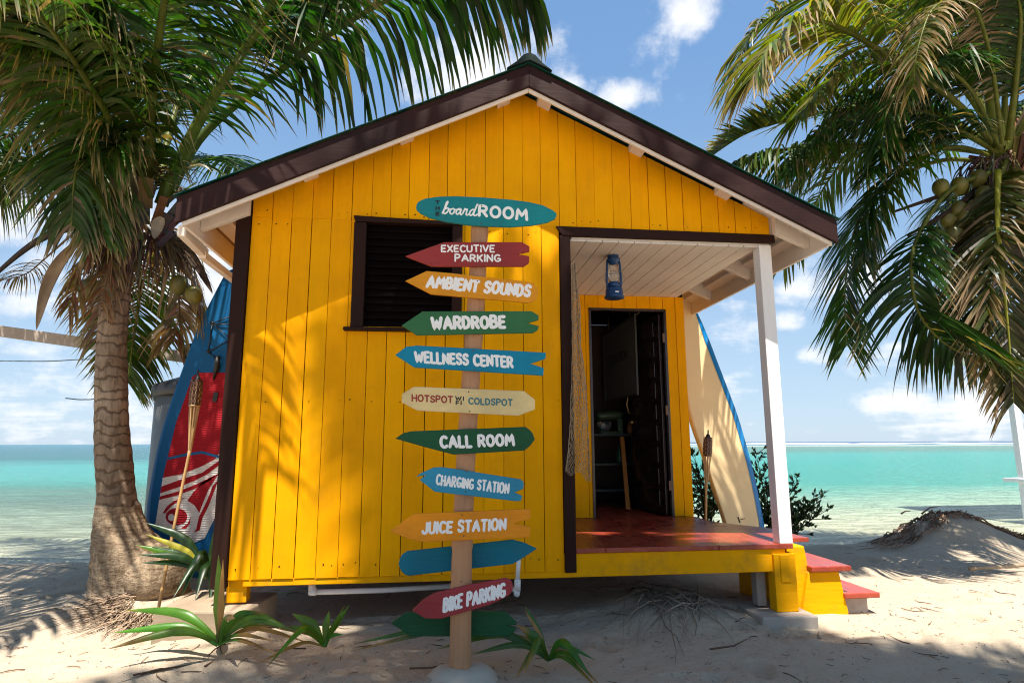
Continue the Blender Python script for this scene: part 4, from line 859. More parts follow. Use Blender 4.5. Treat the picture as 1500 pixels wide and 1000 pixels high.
G([(1470, 240, 6.9), (1430, 330, 7.0), (1400, 420, 7.1), (1395, 470, 7.1)], 58, n=44, lmax=0.43, droop=1.5, r0=.024, **dead)
G([(1180, 395, 7.6), (1130, 400, 7.6), (1100, 440, 7.6), (1090, 480, 7.6)], 59, n=1, lmax=0.09, r0=.001) if False else None
G([(1466, 215, 6.5), (1400, 120, 6.3), (1320, 85, 6.2), (1230, 110, 6.1), (1170, 170, 6.1)], 60, n=64, lmax=.95, droop=1.5, start=.3, r0=.026, sun=.25, tipdry=.2)
G([(1464, 220, 6.6), (1380, 170, 6.6), (1290, 160, 6.6), (1200, 200, 6.6), (1150, 260, 6.6)], 61, n=64, lmax=.9, droop=1.2, start=.25, r0=.026, base=GREEN[1])
G([(1466, 218, 6.2), (1420, 130, 5.9), (1370, 100, 5.7), (1310, 140, 5.6), (1290, 210, 5.6)], 62, n=60, lmax=.85, droop=1.8, start=.25, r0=.024, base=GREEN[1])
G([(1470, 212, 6.3), (1470, 90, 6.0), (1440, -10, 5.7), (1380, -60, 5.4)], 63, n=60, lmax=1.0, droop=1.6, start=.2, r0=.03)
G([(1468, 215, 7.0), (1410, 100, 7.3), (1310, 30, 7.6), (1200, 40, 7.8)], 64, n=60, lmax=1.0, droop=1.1, r0=.026, sun=.2)
G([(1466, 235, 6.5), (1400, 215, 6.4), (1330, 240, 6.4), (1285, 310, 6.4), (1270, 380, 6.4)], 65, n=60, lmax=.8, droop=1.1, start=.25, r0=.022)
G([(1474, 235, 6.2), (1450, 300, 6.05), (1430, 400, 6.0), (1425, 490, 6.0)], 66, n=60, lmax=.75, droop=.9, start=.12, r0=.022, base=(.03, .045, .01), tipdry=.4)
rr = random.Random(56); CRt = at(1474, 228, y=6.5 * KY)
for i in range(9):
    a = R_(rr.uniform(-70, 170)); e = Vector((math.cos(a), math.sin(a), 0)); ln = rr.uniform(1.8, 2.6); up_ = rr.uniform(-.1, 1.5); dn = rr.uniform(-1.2, .1)
    if e.y < .1: ln *= .68; dn = min(dn, -.3)
    G_c = [CRt, CRt + e * ln * .3 + Vector((0, 0, up_ * .75)), CRt + e * ln * .65 + Vector((0, 0, up_)), CRt + e * ln + Vector((0, 0, up_ * .6 + dn))]
    frond('frond', palm2, G_c, 400 + i, n=54, lmax=0.90, droop=1.7, w=.036, r0=.032, tipdry=.14)
mb = MB(); rr = random.Random(77)
for i in range(26):
    a = rr.uniform(0, 2 * math.pi); c = at(1474, 225, y=6.5 * KY); e = Vector((math.cos(a), math.sin(a), 0)); p = c + e * .12 + Vector((0, 0, rr.uniform(-.3, .25))); q = p + e * rr.uniform(.05, .2) + Vector((0, 0, rr.uniform(.05, .3)))
    mb.bar(p, q, rr.uniform(.05, .12), .014, up=e, col=tuple(x * rr.uniform(.5, 1.4) for x in (.20, .11, .07)))
strips(mb, at(1450, 240, y=6.4 * KY), 90, rr, .6, .18, (-.4, -.2, -.4), (.16, .11, .07), .010)
for a, b in (((1460, 250), (1395, 330)), ((1455, 260), (1330, 345)), ((1450, 250), (1310, 310)), ((1462, 262), (1382, 390))): mb.tube([at(*a, y=6.3 * KY), at((a[0] + b[0]) / 2, (a[1] + b[1]) / 2 + 6, y=6.2 * KY), at(*b, y=6.2 * KY)], [.03, .024, .012], 6, 0, (.06, .04, .03))
mb.build('crown_fibre', m_husk, palm2)
for i, (px, py, r) in enumerate([(1405, 273, .085), (1402, 308, .085), (1388, 325, .085), (1413, 322, .085), (1396, 345, .09), (1411, 338, .08), (1378, 275, .08), (1432, 262, .085), (1420, 348, .08), (1440, 285, .08)]): coconut(palm2, px, py, (6.15 + .05 * (i % 3)) * KY, r * .86, .4 * math.sin(i * 2.1), i)

# --- third palm standing behind the camera: its crown is what shades the foreground
palm3 = thing('coconut_palm', 'tall coconut palm behind the viewer whose crown shades the sand before the hut', 'palm tree', (3.4, -4.4, 0))
CR = Vector((1.0, -1.0, 9.6)); mb = MB(); tp = spline([(3.4, -4.4, -.1), (3.2, -4.1, 2.6), (2.3, -2.6, 6.6), CR], 40)
mb.tube(tp, [.24 - .1 * min(1, i / 14) for i in range(41)], 18); mb.build('trunk', m_bark, palm3)
rr = random.Random(101)
for ex, ez in ((-.62, 9.8), (-.42, 9.6), (-.3, 9.9), (-.15, 9.7), (.05, 9.6), (.3, 9.9), (.55, 9.65), (.8, 9.9), (1.2, 9.7), (1.6, 9.8)):   # forward fronds over the sand before the hut
    E_ = Vector((ex, 1.22, ez)); frond('frond', palm3, [CR, CR.lerp(E_, .35) + Vector((0, 0, .5)), CR.lerp(E_, .7) + Vector((0, 0, .45)), E_], int(500 + ex * 100), n=40, lmax=.85, droop=1.5, w=.038, m=3, r0=.035, prof=.2)
for i in range(40):
    a = 2 * math.pi * i / 40 + rr.uniform(-.1, .1); e = Vector((math.cos(a), math.sin(a), 0)); ln = rr.uniform(2.4, 4.0); up_ = rr.choice([.2, .5, .8, 1.1]); dn = rr.uniform(-.5, .15)
    if e.y > 0: ln = min(ln, 2.05 / max(e.y, .01))
    if e.x > 0 and e.y > .25: ln = min(ln, 1.9)
    if e.x * ln < -1.2 and e.y > 0: ln = min(ln, 1.25 / max(e.y, .01), 3.0)
    frond('frond', palm3, [CR, CR + e * ln * .3 + Vector((0, 0, up_ * .75)), CR + e * ln * .65 + Vector((0, 0, up_)), CR + e * ln + Vector((0, 0, up_ * .6 + dn))], 200 + i, n=40, lmax=.95, droop=1.5, w=.04, m=3, r0=.035)

# ------------------------------------------------------------ boards leaning on the hut
def leaning_board(outline_px, y, th, tilt, mats):
    """outline given in the board's own plane; the plane leans back by tilt"""
    z0 = min(p.z for p in outline_px)
    mb = MB(); n = len(outline_px); c = sum((p for p in outline_px), Vector()) / n
    def lay(sc, dy): return [Vector((c.x + (p.x - c.x) * sc[0], y + dy + (p.z - z0) * tilt, c.z + (p.z - c.z) * sc[1])) for p in outline_px]
    layers = [lay((.90, .965), 0), lay((.97, .99), th * .12), lay((1, 1), th * .4), lay((1, 1), th * .62), lay((.95, .985), th * .95)]
    vs = [p for l in layers for p in l]
    fs = [tuple(range(n - 1, -1, -1)), tuple(4 * n + i for i in range(n))]
    mb.add(vs, fs[:1], 0); 
    mb.add(vs, [(i, (i + 1) % n, (i + 1) % n + n, i + n) for i in range(n)], 0, smooth=True); 
    mb.add(vs, [(k * n + i, k * n + (i + 1) % n, (k + 1) * n + (i + 1) % n, (k + 1) * n + i) for k in (1, 2) for i in range(n)], 1, smooth=True)
    mb.add(vs, [(k * n + i, k * n + (i + 1) % n, (k + 1) * n + (i + 1) % n, (k + 1) * n + i) for k in (3,) for i in range(n)] + fs[1:], 1)
    return mb, (lambda px, py, dy=0: (lambda p: Vector((p.x, y + dy + (p.z - z0) * tilt, p.z)))(at(px, py, y=y)))
def orient(o):
    import bmesh
    bm = bmesh.new(); bm.from_mesh(o.data); bmesh.ops.remove_doubles(bm, verts=bm.verts, dist=1e-5); bmesh.ops.recalc_face_normals(bm, faces=bm.faces); bm.to_mesh(o.data); bm.free()
# left: blue and red inflatable paddle board
YA = 5.47
lp = [(341, 391), (333, 395), (326, 404), (308, 438), (288, 478), (266, 536), (246, 592), (231, 640), (219, 695), (211, 745), (211, 780), (222, 815), (250, 838), (295, 850), (330, 845), (352, 800), (368, 740), (382, 660), (388, 600), (386, 540), (376, 480), (364, 440), (352, 402)]
pts = [at(px, py, y=YA) for px, py in lp]; sp_ = spline(pts + [pts[0]], 80)[:-1]
m_sup = plain('blue_board_skin', (.003, .095, .25), .5, spec=.2, var=.12, nsc=3, bst=0); m_suprail = plain('dark_blue_board_rail', (.003, .085, .21), .45, spec=.25, bst=0)
mb, onb = leaning_board(sp_, YA, .13, .0, None)
sup = mb.build('paddle_board', [m_sup, m_suprail]); orient(sup)
tag(sup, 'blue inflatable paddle board with red and white deck pad leaning on the hut\'s left wall', 'paddle board')
M = NT('red_deck_pad'); wv = M.n('ShaderNodeTexWave', wave_type='BANDS', bands_direction='Z'); wv.inputs['Scale'].default_value = 17; wv.inputs['Distortion'].default_value = 1.5; M.l(M.coord(), wv.inputs['Vector'])
M.color(M.mix(1, (.34, .008, .016), M.attr(), 'MULTIPLY')); M.set(Roughness=.7, Specular_IOR_Level=.2); M.bump(wv.outputs[1], .5, .006); m_pad = M.m
M = NT('white_deck_pad'); wv = M.n('ShaderNodeTexWave', wave_type='BANDS', bands_direction='Z'); wv.inputs['Scale'].default_value = 17; wv.inputs['Distortion'].default_value = 1.5; M.l(M.coord(), wv.inputs['Vector']); M.color(M.mix(1, (.70, .66, .62), M.attr(), 'MULTIPLY')); M.set(Roughness=.7); M.bump(wv.outputs[1], .5, .006); m_padw = M.m
def patch(name, poly, mat, dy, parent=sup, tk=.002):
    q = [at(px, py, y=YA + dy) for px, py in poly]; mb = MB(); mb.prism([(p.x, p.z) for p in q], YA + dy, YA + dy + tk); o = mb.build(name, mat); o.parent = parent; return o
def C3(x, y): return (200 + x / 4.164, 620 + y / 4.167)
def C2(x, y): return (200 + x / 4.169, 380 + y / 4.167)
patch('deck_pad', [C2(385, 690), C2(340, 715), C2(315, 790), C2(240, 1000), C3(190, 205), C3(160, 330), C3(112, 630), C3(230, 700), C3(330, 735), C3(415, 700), C3(495, 540), C3(560, 400), (368, 640), (368, 545)], m_padw, -.004, tk=.0035)
red = lambda poly, S=C3, dy=-.0062: patch('pad_stripe', [S(*p) for p in poly], m_pad, dy)
patch('pad_panel', [C2(385, 690), C2(340, 715), C2(315, 790), C2(240, 1000), C3(190, 205), C3(160, 330), C3(270, 310), C3(400, 260), C3(480, 215), C3(517, 165), (366, 650), (366, 545)], m_pad, -.0062)
red([(150, 385), (260, 345), (400, 300), (505, 225), (508, 250), (430, 310), (350, 350), (250, 390), (145, 425)])
red([(140, 465), (240, 440), (350, 400), (440, 352), (500, 305), (470, 318), (360, 372), (250, 415), (142, 445)])
red([(398, 360), (500, 305), (440, 400), (410, 470), (382, 545), (355, 500), (310, 470), (345, 420)])
red([(160, 545), (185, 505), (230, 470), (300, 450), (260, 470), (215, 500), (175, 548)])
red([(500, 340), (470, 420), (440, 500), (400, 580), (385, 650), (350, 665), (365, 640), (380, 570), (430, 470), (465, 380)])
red([(C[0], C[1]) for C in [(243 + 66 * math.cos(a), 568 + 52 * math.sin(a)) for a in [i * math.pi / 14 for i in range(28)]]])
patch('pad_emblem', [C3(212 + 20 * math.cos(i * math.pi / 8), 573 + 22 * math.sin(i * math.pi / 8)) for i in range(16)], m_padw, -.0084)
red([(270, 640), (310, 610), (330, 570), (325, 610), (300, 640)])
red([(115, 615), (118, 640), (107, 640)])
patch('pad_seam', [C3(186, 208), C3(300, 182), C3(400, 168), C3(515, 200), C3(515, 214), C3(400, 184), C3(300, 198), C3(186, 222)], m_sup, -.0084)
mb = MB()
for a, b in (((462, 390), (580, 345)), ((462, 390), (580, 400)), ((470, 395), (590, 500)), ((462, 395), (437, 565)), ((437, 565), (590, 478)), ((437, 565), (480, 600))): mb.tube([at(*C2(*a), y=YA - .012), at(*C2(*b), y=YA - .012)], .005, 6)
for c in ((462, 390), (440, 562)): mb.lathe([(.016, -.008), (.016, .008)], at(*C2(*c), y=YA - .008), 10, axis=(0, 1, 0))
o = mb.build('bungee', m_black); o.parent = sup
mb = MB(); mb.tube([at(*C2(495, 590), y=YA - .03), at(*C2(490, 650), y=YA - .035), at(*C2(470, 735), y=YA - .01)], [.022, .026, .006], 8); mb.bar(at(*C2(487, 810), y=YA - .012), at(*C2(475, 868), y=YA - .012), .012, .035, up=(1, 0, 0)); o = mb.build('handle', m_black); o.parent = sup
# right: cream surfboard with a blue rail
YBd = 6.2
rp = [(985, 418), (1005, 430), (1022, 464), (1036, 497), (1049, 531), (1064, 570), (1078, 608), (1091, 652), (1102, 694), (1110, 732), (1117, 770), (1120, 805), (1116, 830), (1105, 846), (1090, 842), (1078, 815), (1064, 766), (1048, 720), (1032, 670), (1012, 614), (1000, 560), (985, 510), (975, 460), (976, 430)]
pts = [at(px, py, y=YBd) for px, py in rp]; sp_ = spline(pts + [pts[0]], 80)[:-1]
m_surf = paint('cream_board_skin', (.86, .66, .36), .06, grain=(2, 2, 1.2), rough=.3, spec=.4, bst=.0, dirt=.15, dirtcol=(.6, .42, .2)); m_rail = plain('blue_board_rail', (.008, .20, .52), .3, bst=0)
mb, onb = leaning_board(sp_, YBd, .10, .0, None)
sb = mb.build('surfboard', [m_surf, m_surf]); orient(sb); tag(sb, 'cream surfboard with bright blue rail leaning behind the porch', 'surfboard')
mb = MB(); P = [at(px, py, y=YBd + .035) for px, py in [(1008, 436), (1023, 464), (1037, 497), (1050, 531), (1065, 570), (1079, 608), (1092, 652), (1103, 694), (1111, 732), (1118, 770), (1121, 805)]]; P = spline(P, 40)
vs = []
for i, p in enumerate(P):
    t = (P[min(i + 1, 40)] - P[max(i - 1, 0)]).normalized(); nrm = Vector((-t.z, 0, t.x)); nrm = nrm if nrm.x > 0 else -nrm; w_ = .058 * min(1, .2 + i / 10)
    for a, dy in ((-w_, -.040), (-.004, -.030), (.008, .0), (.002, .045), (-.05, .07)): vs.append(p + nrm * a + Vector((0, dy, 0)))
mb.add(vs, [(i * 5 + k, i * 5 + k + 1, (i + 1) * 5 + k + 1, (i + 1) * 5 + k) for i in range(40) for k in range(4)], 0, smooth=True); o = mb.build('rail', m_rail); o.parent = sb
mb = MB(); mb.bar(at(1081, 757, y=YBd - .004), at(1084, 765, y=YBd - .004), .012, .006, up=(0, 1, 0)); mb.bar(at(1085, 760, y=YBd - .004), at(1091, 759, y=YBd - .004), .006, .006, up=(0, 1, 0)); o = mb.build('fin_plug', m_black); o.parent = sb

# ------------------------------------------------------------ torches
def torch(label, head_t, head_b, foot, y0, y1, r):
    A, B, Ft = at(*head_t, y=y0), at(*head_b, y=y0), at(*foot, y=y1); ax = (A - B).normalized(); H = (A - B).length
    t = thing('garden_torch', label, 'torch', tuple(Ft))
    mb = MB(); nb = B - ax * H * 1.7
    mb.tube(spline([Ft - ax * .1, Ft.lerp(nb, .5), nb], 24), [.0105 + .0018 * (i % 8 == 0) for i in range(25)], 10, 0, (1.05, 1, .95)); mb.build('pole', m_cane, t)
    Mx = ax.to_track_quat('Z', 'Y').to_matrix()
    mb = MB()
    for k in range(9):
        a = 2 * math.pi * k / 9; e = Mx @ Vector((math.cos(a), math.sin(a), 0)); mb.bar(nb + e * .010, B + e * r * .92, .008, .004, up=e); mb.bar(B + e * r * .92, B + ax * H * .5 + e * r * 1.04, .010, .004, up=e); mb.bar(B + ax * H * .5 + e * r * 1.04, B + ax * H * .9 + e * r * .85, .010, .004, up=e)
    mb.tube([B + Mx @ Vector((r * .97 * math.cos(i * .3), r * .97 * math.sin(i * .3), 0)) for i in range(22)], .005, 5); mb.build('cane_splints', m_cane, t)
    mb = MB(); rows_ = 9
    for j in range(rows_):
        for k in range(18):
            a0, a1 = 2 * math.pi * k / 18, 2 * math.pi * (k + 1) / 18; rr_ = r * (.96 + .12 * math.sin(math.pi * (j + .5) / rows_)) + (.004 if (j + k // 2) % 2 else -.004); z0, z1 = H * (j + .08) / rows_, H * (j + .92) / rows_
            mb.hexa([B + Mx @ Vector((q * math.cos(a), q * math.sin(a), z)) for z in (z0, z1) for q, a in ((rr_, a0), (rr_, a1), (rr_ - .004, a1), (rr_ - .004, a0))], 0, (lambda v: (v, v, v))(random.uniform(.7, 1.3)))
    mb.lathe([(r * .9, 0), (r * .9, H * .95)], B, 16, 1) if False else None
    mb.build('woven_head', m_rattan, t)
    mb = MB(); mb.lathe([(r * .86, H * .02), (r * .9, H * .5), (r * .82, H * .93), (r * .45, H * 1.12), (r * .2, H * 1.18), (r * .17, H * 1.36), (.001, H * 1.4)], B, 16, axis=ax); mb.build('oil_can', m_black, t)
    return t
torch('woven garden torch on bamboo pole leaning before the blue paddle board', (289, 556), (285, 594), (230, 892), 4.6, 4.62, .036)
torch('woven garden torch on bamboo pole standing before the cream surfboard', (1037, 640), (1036, 668), (1034, 790), 5.75, 5.8, .037)

# ------------------------------------------------------------ lantern under the porch ceiling
lt_t = at(902, 362, y=4.42); lc = at(900, 437, y=4.42); H = lt_t.z - lc.z
lantern = thing('lantern', 'blue hurricane lantern hanging from the white porch ceiling', 'lantern', (lc.x, lc.y, lc.z))
k = H
def LZ(f): return lc.z + f * k
c0 = (lc.x, lc.y, 0)
mb = MB(); mb.lathe([(.072 , LZ(0)), (.078, LZ(.02)), (.066, LZ(.06)), (.064, LZ(.17)), (.055, LZ(.20)), (.03, LZ(.21))], c0, 24); mb.build('fuel_tank', m_blueenamel, lantern)
mb = MB(); mb.lathe([(.040, LZ(.21)), (.045, LZ(.23)), (.045, LZ(.29)), (.035, LZ(.31)), (.02, LZ(.32))], c0, 20); mb.build('burner', m_blueenamel, lantern)
mb = MB(); mb.lathe([(.030, LZ(.31)), (.044, LZ(.40)), (.044, LZ(.50)), (.032, LZ(.64)), (.030, LZ(.66))], c0, 20); mb.build('glass_globe', m_glass, lantern)
mb = MB(); mb.lathe([(.032, LZ(.64)), (.036, LZ(.69)), (.052, LZ(.73)), (.054, LZ(.745)), (.043, LZ(.76)), (.043, LZ(.92)), (.047, LZ(.925)), (.047, LZ(.94)), (.02, LZ(.965))], c0, 20); mb.build('chimney', m_blueenamel, lantern)
mb = MB()
for s in (-1, 1): mb.tube([(lc.x + s * .05, lc.y, LZ(.18)), (lc.x + s * .056, lc.y, LZ(.35)), (lc.x + s * .05, lc.y, LZ(.66)), (lc.x + s * .044, lc.y, LZ(.74))], .0095, 8)
mb.build('side_tube', m_blueenamel, lantern)
mb = MB()
for a in (.5, 2.2, 3.9, 5.6): mb.tube([(lc.x + .046 * math.cos(a), lc.y + .046 * math.sin(a), LZ(f)) for f in (.3, .45, .66)], .0015, 5)
mb.tube([(lc.x + .052 * math.cos(i * .35), lc.y + .052 * math.sin(i * .35), LZ(.5)) for i in range(19)], .0016, 5)
for s in (-1, 1): mb.tube([(lc.x + s * (.055 + .022 * math.sin(i / 8 * math.pi)), lc.y - .012, LZ(.24 + .26 * i / 8)) for i in range(9)], .0016, 5)
mb.tube([(lc.x + .010 * math.cos(i * .5), lc.y, LZ(.99) + .010 * math.sin(i * .5)) for i in range(14)], .0022, 6); mb.tube([(lc.x, lc.y, LZ(.99)), (lc.x, lc.y, 2.562)], .002, 5)
mb.build('wire_guard', m_wire, lantern)
mb = MB(); mb.box((lc.x - .012, lc.y - .0735, LZ(.075)), (lc.x + .014, lc.y - .0655, LZ(.10))); mb.build('makers_plate', m_pvc, lantern)

# ------------------------------------------------------------ fishing net on the porch corner
def netpt(u, v):
    """u across, v down: a bunched hanging net"""
    L0 = [(.0, 837.5, 388), (.25, 838, 460), (.5, 838, 555), (.75, 834, 640), (1, 829, 690)]; R0 = [(0, 842, 385), (.18, 850, 452), (.32, 851, 505), (.45, 858, 560), (.7, 863, 645), (1, 866, 702)]
    def ip(T, v):
        for a, b in zip(T, T[1:]):
            if v <= b[0]: t = (v - a[0]) / (b[0] - a[0]); return a[1] + (b[1] - a[1]) * t, a[2] + (b[2] - a[2]) * t
        return T[-1][1:]
    (xa, ya), (xb, yb_) = ip(L0, v), ip(R0, v); px_ = xa + (xb - xa) * u; py_ = ya + (yb_ - ya) * u + 5 * math.sin(u * 9) * v
    return at(px_, py_, y=4.055 + .035 * math.sin(u * 11 + v * 5) * (0.3 + v) - .02 * v + (.0 if u < .5 else .02))
mb = MB(); nu, nv = 13, 62; rr = random.Random(4)
G_ = [[netpt((i + (.5 if j % 2 else 0)) / (nu + .5), j / nv) + Vector((rr.uniform(-.002, .002), rr.uniform(-.012, .012), rr.uniform(-.003, .003))) for i in range(nu + 1)] for j in range(nv + 1)]
for j in range(nv):
    for i in range(nu + 1):
        o_ = [i, i + 1] if j % 2 else [i - 1, i]
        for q in o_:
            if 0 <= q <= nu and rr.random() > .04: mb.tube([G_[j][i], G_[j + 1][q]], 0.0018, 3, caps=False, smooth=False)
mb.tube([G_[j][nu] for j in range(0, nv + 1, 2)], .003, 5); mb.tube([G_[j][0] for j in range(0, nv + 1, 2)], .003, 5)
tag(mb.build('fishing_net', m_twine), 'tan fishing net draped down the brown porch corner post', 'net')

# ------------------------------------------------------------ inside the room
XW = 2.0
P0, P1, P2, P3 = at(886.8, 490, x=XW), at(930, 463, x=XW), at(935.8, 576, x=XW), at(887.8, 587, x=XW)
ya_, yb_ = (P1.y + P2.y) / 2, (P0.y + P3.y) / 2; zt_, zb_ = P1.z, (P2.z + P3.z) / 2
poster = thing('poster', 'pale framed board reading STATION hanging inside the dark doorway', 'poster', (XW, (ya_ + yb_) / 2, zb_))
mb = MB(); mb.tube([(XW - .002, ya_ + .2, zt_), (XW - .002, ya_ + .2, 2.658)], .004, 5); mb.tube([(XW - .002, yb_ - .2, zt_), (XW - .002, yb_ - .2, 2.658)], .004, 5); mb.build('cord', m_twine, poster)
mb = MB(); mb.box((XW - .012, ya_, zb_), (XW + .005, yb_, zt_)); mb.build('sheet', plain('poster_paper', (.24, .225, .19), .6, bst=0), poster)
mb = MB()
for (a, b) in (((ya_ - .02, zb_ - .02), (yb_ + .02, zb_ + .0)), ((ya_ - .02, zt_), (yb_ + .02, zt_ + .02)), ((ya_ - .02, zb_), (ya_, zt_)), ((yb_, zb_), (yb_ + .02, zt_))): mb.box((XW - .02, a[0], a[1]), (XW + .0, b[0], b[1]))
mb.build('frame', plain('grey_frame', (.09, .085, .07), .5), poster)
tl = MB(); lettering(tl, 'STATION', Vector((0, 0, 0)), Vector((1, 0, 0)), Vector((0, 0, .3)), 0, .09, .25)
wl = yb_ - ya_
tl.v = [(XW - .0125 + v[1] * .8, yb_ - wl * (.2 + .55 * v[0]), zb_ + (zt_ - zb_) * (.50 + .42 * v[2])) for v in tl.v]
tl.build('lettering', plain('grey_ink', (.08, .07, .06), .6, bst=0), poster)
# shelf unit and things on it
m_shelf = plain('dark_green_shelf', (.012, .026, .022), .5)
shelf = thing('shelf_unit', 'dark green shelf unit standing in the dim room', 'shelf', (1.95, 6.9, ZD))
for z in (.62, .9, 1.22):
    mb = MB(); mb.box((1.56, 6.72, z), (2.26, 7.2, z + .025)); mb.build('shelf_board', m_shelf, shelf, .002)
for (lx, ly) in ((1.58, 6.74), (2.24, 6.74), (1.58, 7.18), (2.24, 7.18)):
    mb = MB(); mb.box((lx - .015, ly - .015, ZD - .01), (lx + .015, ly + .015, 1.22)); mb.build('leg', m_shelf, shelf)
m_bottle = plain('green_glass_bottle', (.03, .10, .06), .1); m_jar = plain('amber_jar', (.35, .13, .03), .3); m_mint = plain('pale_green_enamel', (.06, .10, .045), .4)
mixer = thing('stand_mixer', 'pale green stand mixer on top of the shelf unit', 'mixer', (1.88, 6.9, 1.245))
mb = MB(); mb.box((1.80, 6.85, 1.245), (2.06, 6.99, 1.27)); mb.box((2.0, 6.87, 1.27), (2.06, 6.97, 1.42)); mb.build('stand', m_mint, mixer, .008)
mb = MB(); mb.tube([(1.77, 6.92, 1.44), (1.80, 6.92, 1.445), (2.02, 6.92, 1.455), (2.08, 6.92, 1.45)], [.03, .048, .055, .03], 12); mb.build('motor_head', m_mint, mixer)
mb = MB(); mb.lathe([(.04, 1.272), (.075, 1.31), (.085, 1.385)], (1.86, 6.92, 0), 16); mb.build('bowl', m_glass, mixer)
def bottle(x, y, z, r, h, mat, label):
    mb = MB(); mb.lathe([(r * .9, 0), (r, h * .05), (r, h * .58), (r * .4, h * .74), (r * .36, h * .97), (.001, h)], (x, y, z), 14); tag(mb.build('bottle', mat), label, 'bottle')
bottle(1.60, 6.80, 1.246, .025, .16, m_bottle, 'dark green bottle at the left end of the shelf top'); bottle(1.66, 6.84, 1.246, .03, .12, m_steel, 'shiny metal flask beside the green bottle on the shelf top'); bottle(2.13, 6.84, 1.246, .032, .15, m_jar, 'amber bottle right of the mixer on the shelf top'); bottle(2.0, 6.85, .926, .035, .18, m_bottle, 'dark green bottle on the middle shelf')
mb = MB(); mb.lathe([(.06, 0), (.065, .01), (.065, .10), (.05, .12)], (2.2, 6.86, 1.246), 14); tag(mb.build('storage_jar', m_jar), 'amber jar at the right end of the shelf top', 'jar')
mb = MB(); A, B = at(911, 640, y=6.68), at(920, 744, y=6.3); mb.bar(A, Vector((B.x, B.y, ZD + .005)), .045, .02, up=(0, -1, .2)); tag(mb.build('plank', plain('orange_plank_paint', (.42, .15, .02), .6), None, .002), 'narrow orange plank leaning on the shelf in the dim room', 'plank')

# ------------------------------------------------------------ plants
def strap_plant(label, base, y, leaves, gcol=(.075, .17, .012)):
    b = at(*base, y=y); t = thing('lily_plant', label, 'plant', tuple(b), 'strap leaved plants in the sand'); rr = random.Random(int(base[0]))
    extra = []
    for lf in leaves:
        if rr.random() < .6: extra.append((lf[0] + rr.uniform(-26, 26), lf[1] + rr.uniform(-4, 22), lf[2] + rr.uniform(-.12, .12), lf[3] * rr.uniform(.5, 1.1), lf[4] * rr.uniform(.6, .9)) + (((rr.choice((.0, .2, .9)),) if len(lf) < 6 else lf[5:])))
    for i, lf in enumerate(list(leaves) + extra):
        tipx, tipy, dy, bow, wd = lf[:5]; dry = lf[5] if len(lf) > 5 and not isinstance(lf[5], str) else rr.choice((.0, .05, .09)); tip = at(tipx, tipy, y=y + dy); mid = b.lerp(tip, .5) + Vector((0, 0, bow)); s0 = b + Vector((rr.uniform(-.015, .015), rr.uniform(-.015, .015), -.02)); N = 16; P = spline([s0, b.lerp(mid, .5) + Vector((0, 0, bow * .35)), mid, tip], N); vs = []; cs = []
        gc = tuple(c * rr.uniform(.75, 1.25) for c in gcol)
        for j, p in enumerate(P):
            v = j / N; d = (P[min(j + 1, N)] - P[max(j - 1, 0)]).normalized(); sd_ = d.cross(Vector((0, -.85, .5))).normalized(); fold = sd_.cross(d).normalized(); w_ = wd * .68 * (.35 + 1.3 * v if v < .5 else 1.0 - ((v - .5) / .5) ** 2.2) * .5; w_ = max(w_, .001)
            c = lerp(gc, (.30, .17, .05), min(1, max(0, (v - (1 - dry)) / .15)) if dry else 0); 
            if lf[-1] == 'y': c = (.38, .34, .03)
            if lf[-1] == 'd': c = (.018, .05, .012)
            vs += [p - sd_ * w_ - fold * w_ * (.25 + .3 * rr.random()), p + fold * w_ * .22, p + sd_ * w_ - fold * w_ * (.25 + .3 * rr.random())]; cs += [c, tuple(x * 1.15 for x in c), c]
        mb = MB(); mb.add(vs, [(3 * j + k, 3 * j + k + 1, 3 * j + k + 4, 3 * j + k + 3) for j in range(N) for k in (0, 1)], 0, cs, True); o = mb.build('leaf', m_strap, t)
    return t
strap_plant('strap leaved plant with one tall upright leaf left of the signpost', (320, 938), 3.62, [(320, 812, .05, 0, .085), (184, 893, .1, .07, .075), (166, 926, -.05, .05, .07), (158, 950, -.25, .06, .07, .25), (386, 898, .05, .07, .06, .2), (442, 930, -.1, .10, .045, .2), (428, 922, .1, .11, .045), (400, 938, -.1, .03, .035, .6), (344, 905, -.15, .06, .06, .5)])
strap_plant('small strap leaved plant near the timber footing with curled pale tips', (474, 940), 3.58, [(428, 898, .0, .03, .085), (482, 894, .06, .02, .06), (512, 885, -.05, .0, .05), (394, 972, -.35, .10, .045), (497, 912, .05, .02, .04), (376, 972, -.3, .03, .03, 1.0)])
strap_plant('sprawling strap leaved plant at the right foot of the signpost', (803, 960), 3.42, [(769, 886, .1, .02, .05), (756, 914, -.02, .03, .075, .3), (520, 942, .1, .13, .065), (640, 950, .15, .09, .06), (768, 986, -.35, .10, .055, .25), (872, 966, .0, .05, .04), (866, 992, -.35, .10, .06), (880, 1004, -.4, .06, .04, .3), (690, 958, .0, .05, .05)], (.05, .135, .022))
strap_plant('dark strap leaved plant between the paddle board and the hut corner', (306, 842), 4.55, [(198, 798, -.1, .05, .09), (213, 765, .0, .09, .09, 'd'), (214, 782, -.05, .05, .07, 'y'), (202, 812, -.15, .06, .08, 'd'), (222, 800, -.08, .04, .09, 'd'), (316, 768, .1, .02, .07), (266, 872, -.25, .18, .085, 'd'), (336, 770, .05, .05, .06, 'd'), (286, 878, -.3, .12, .08, 'd')], (.06, .16, .015))
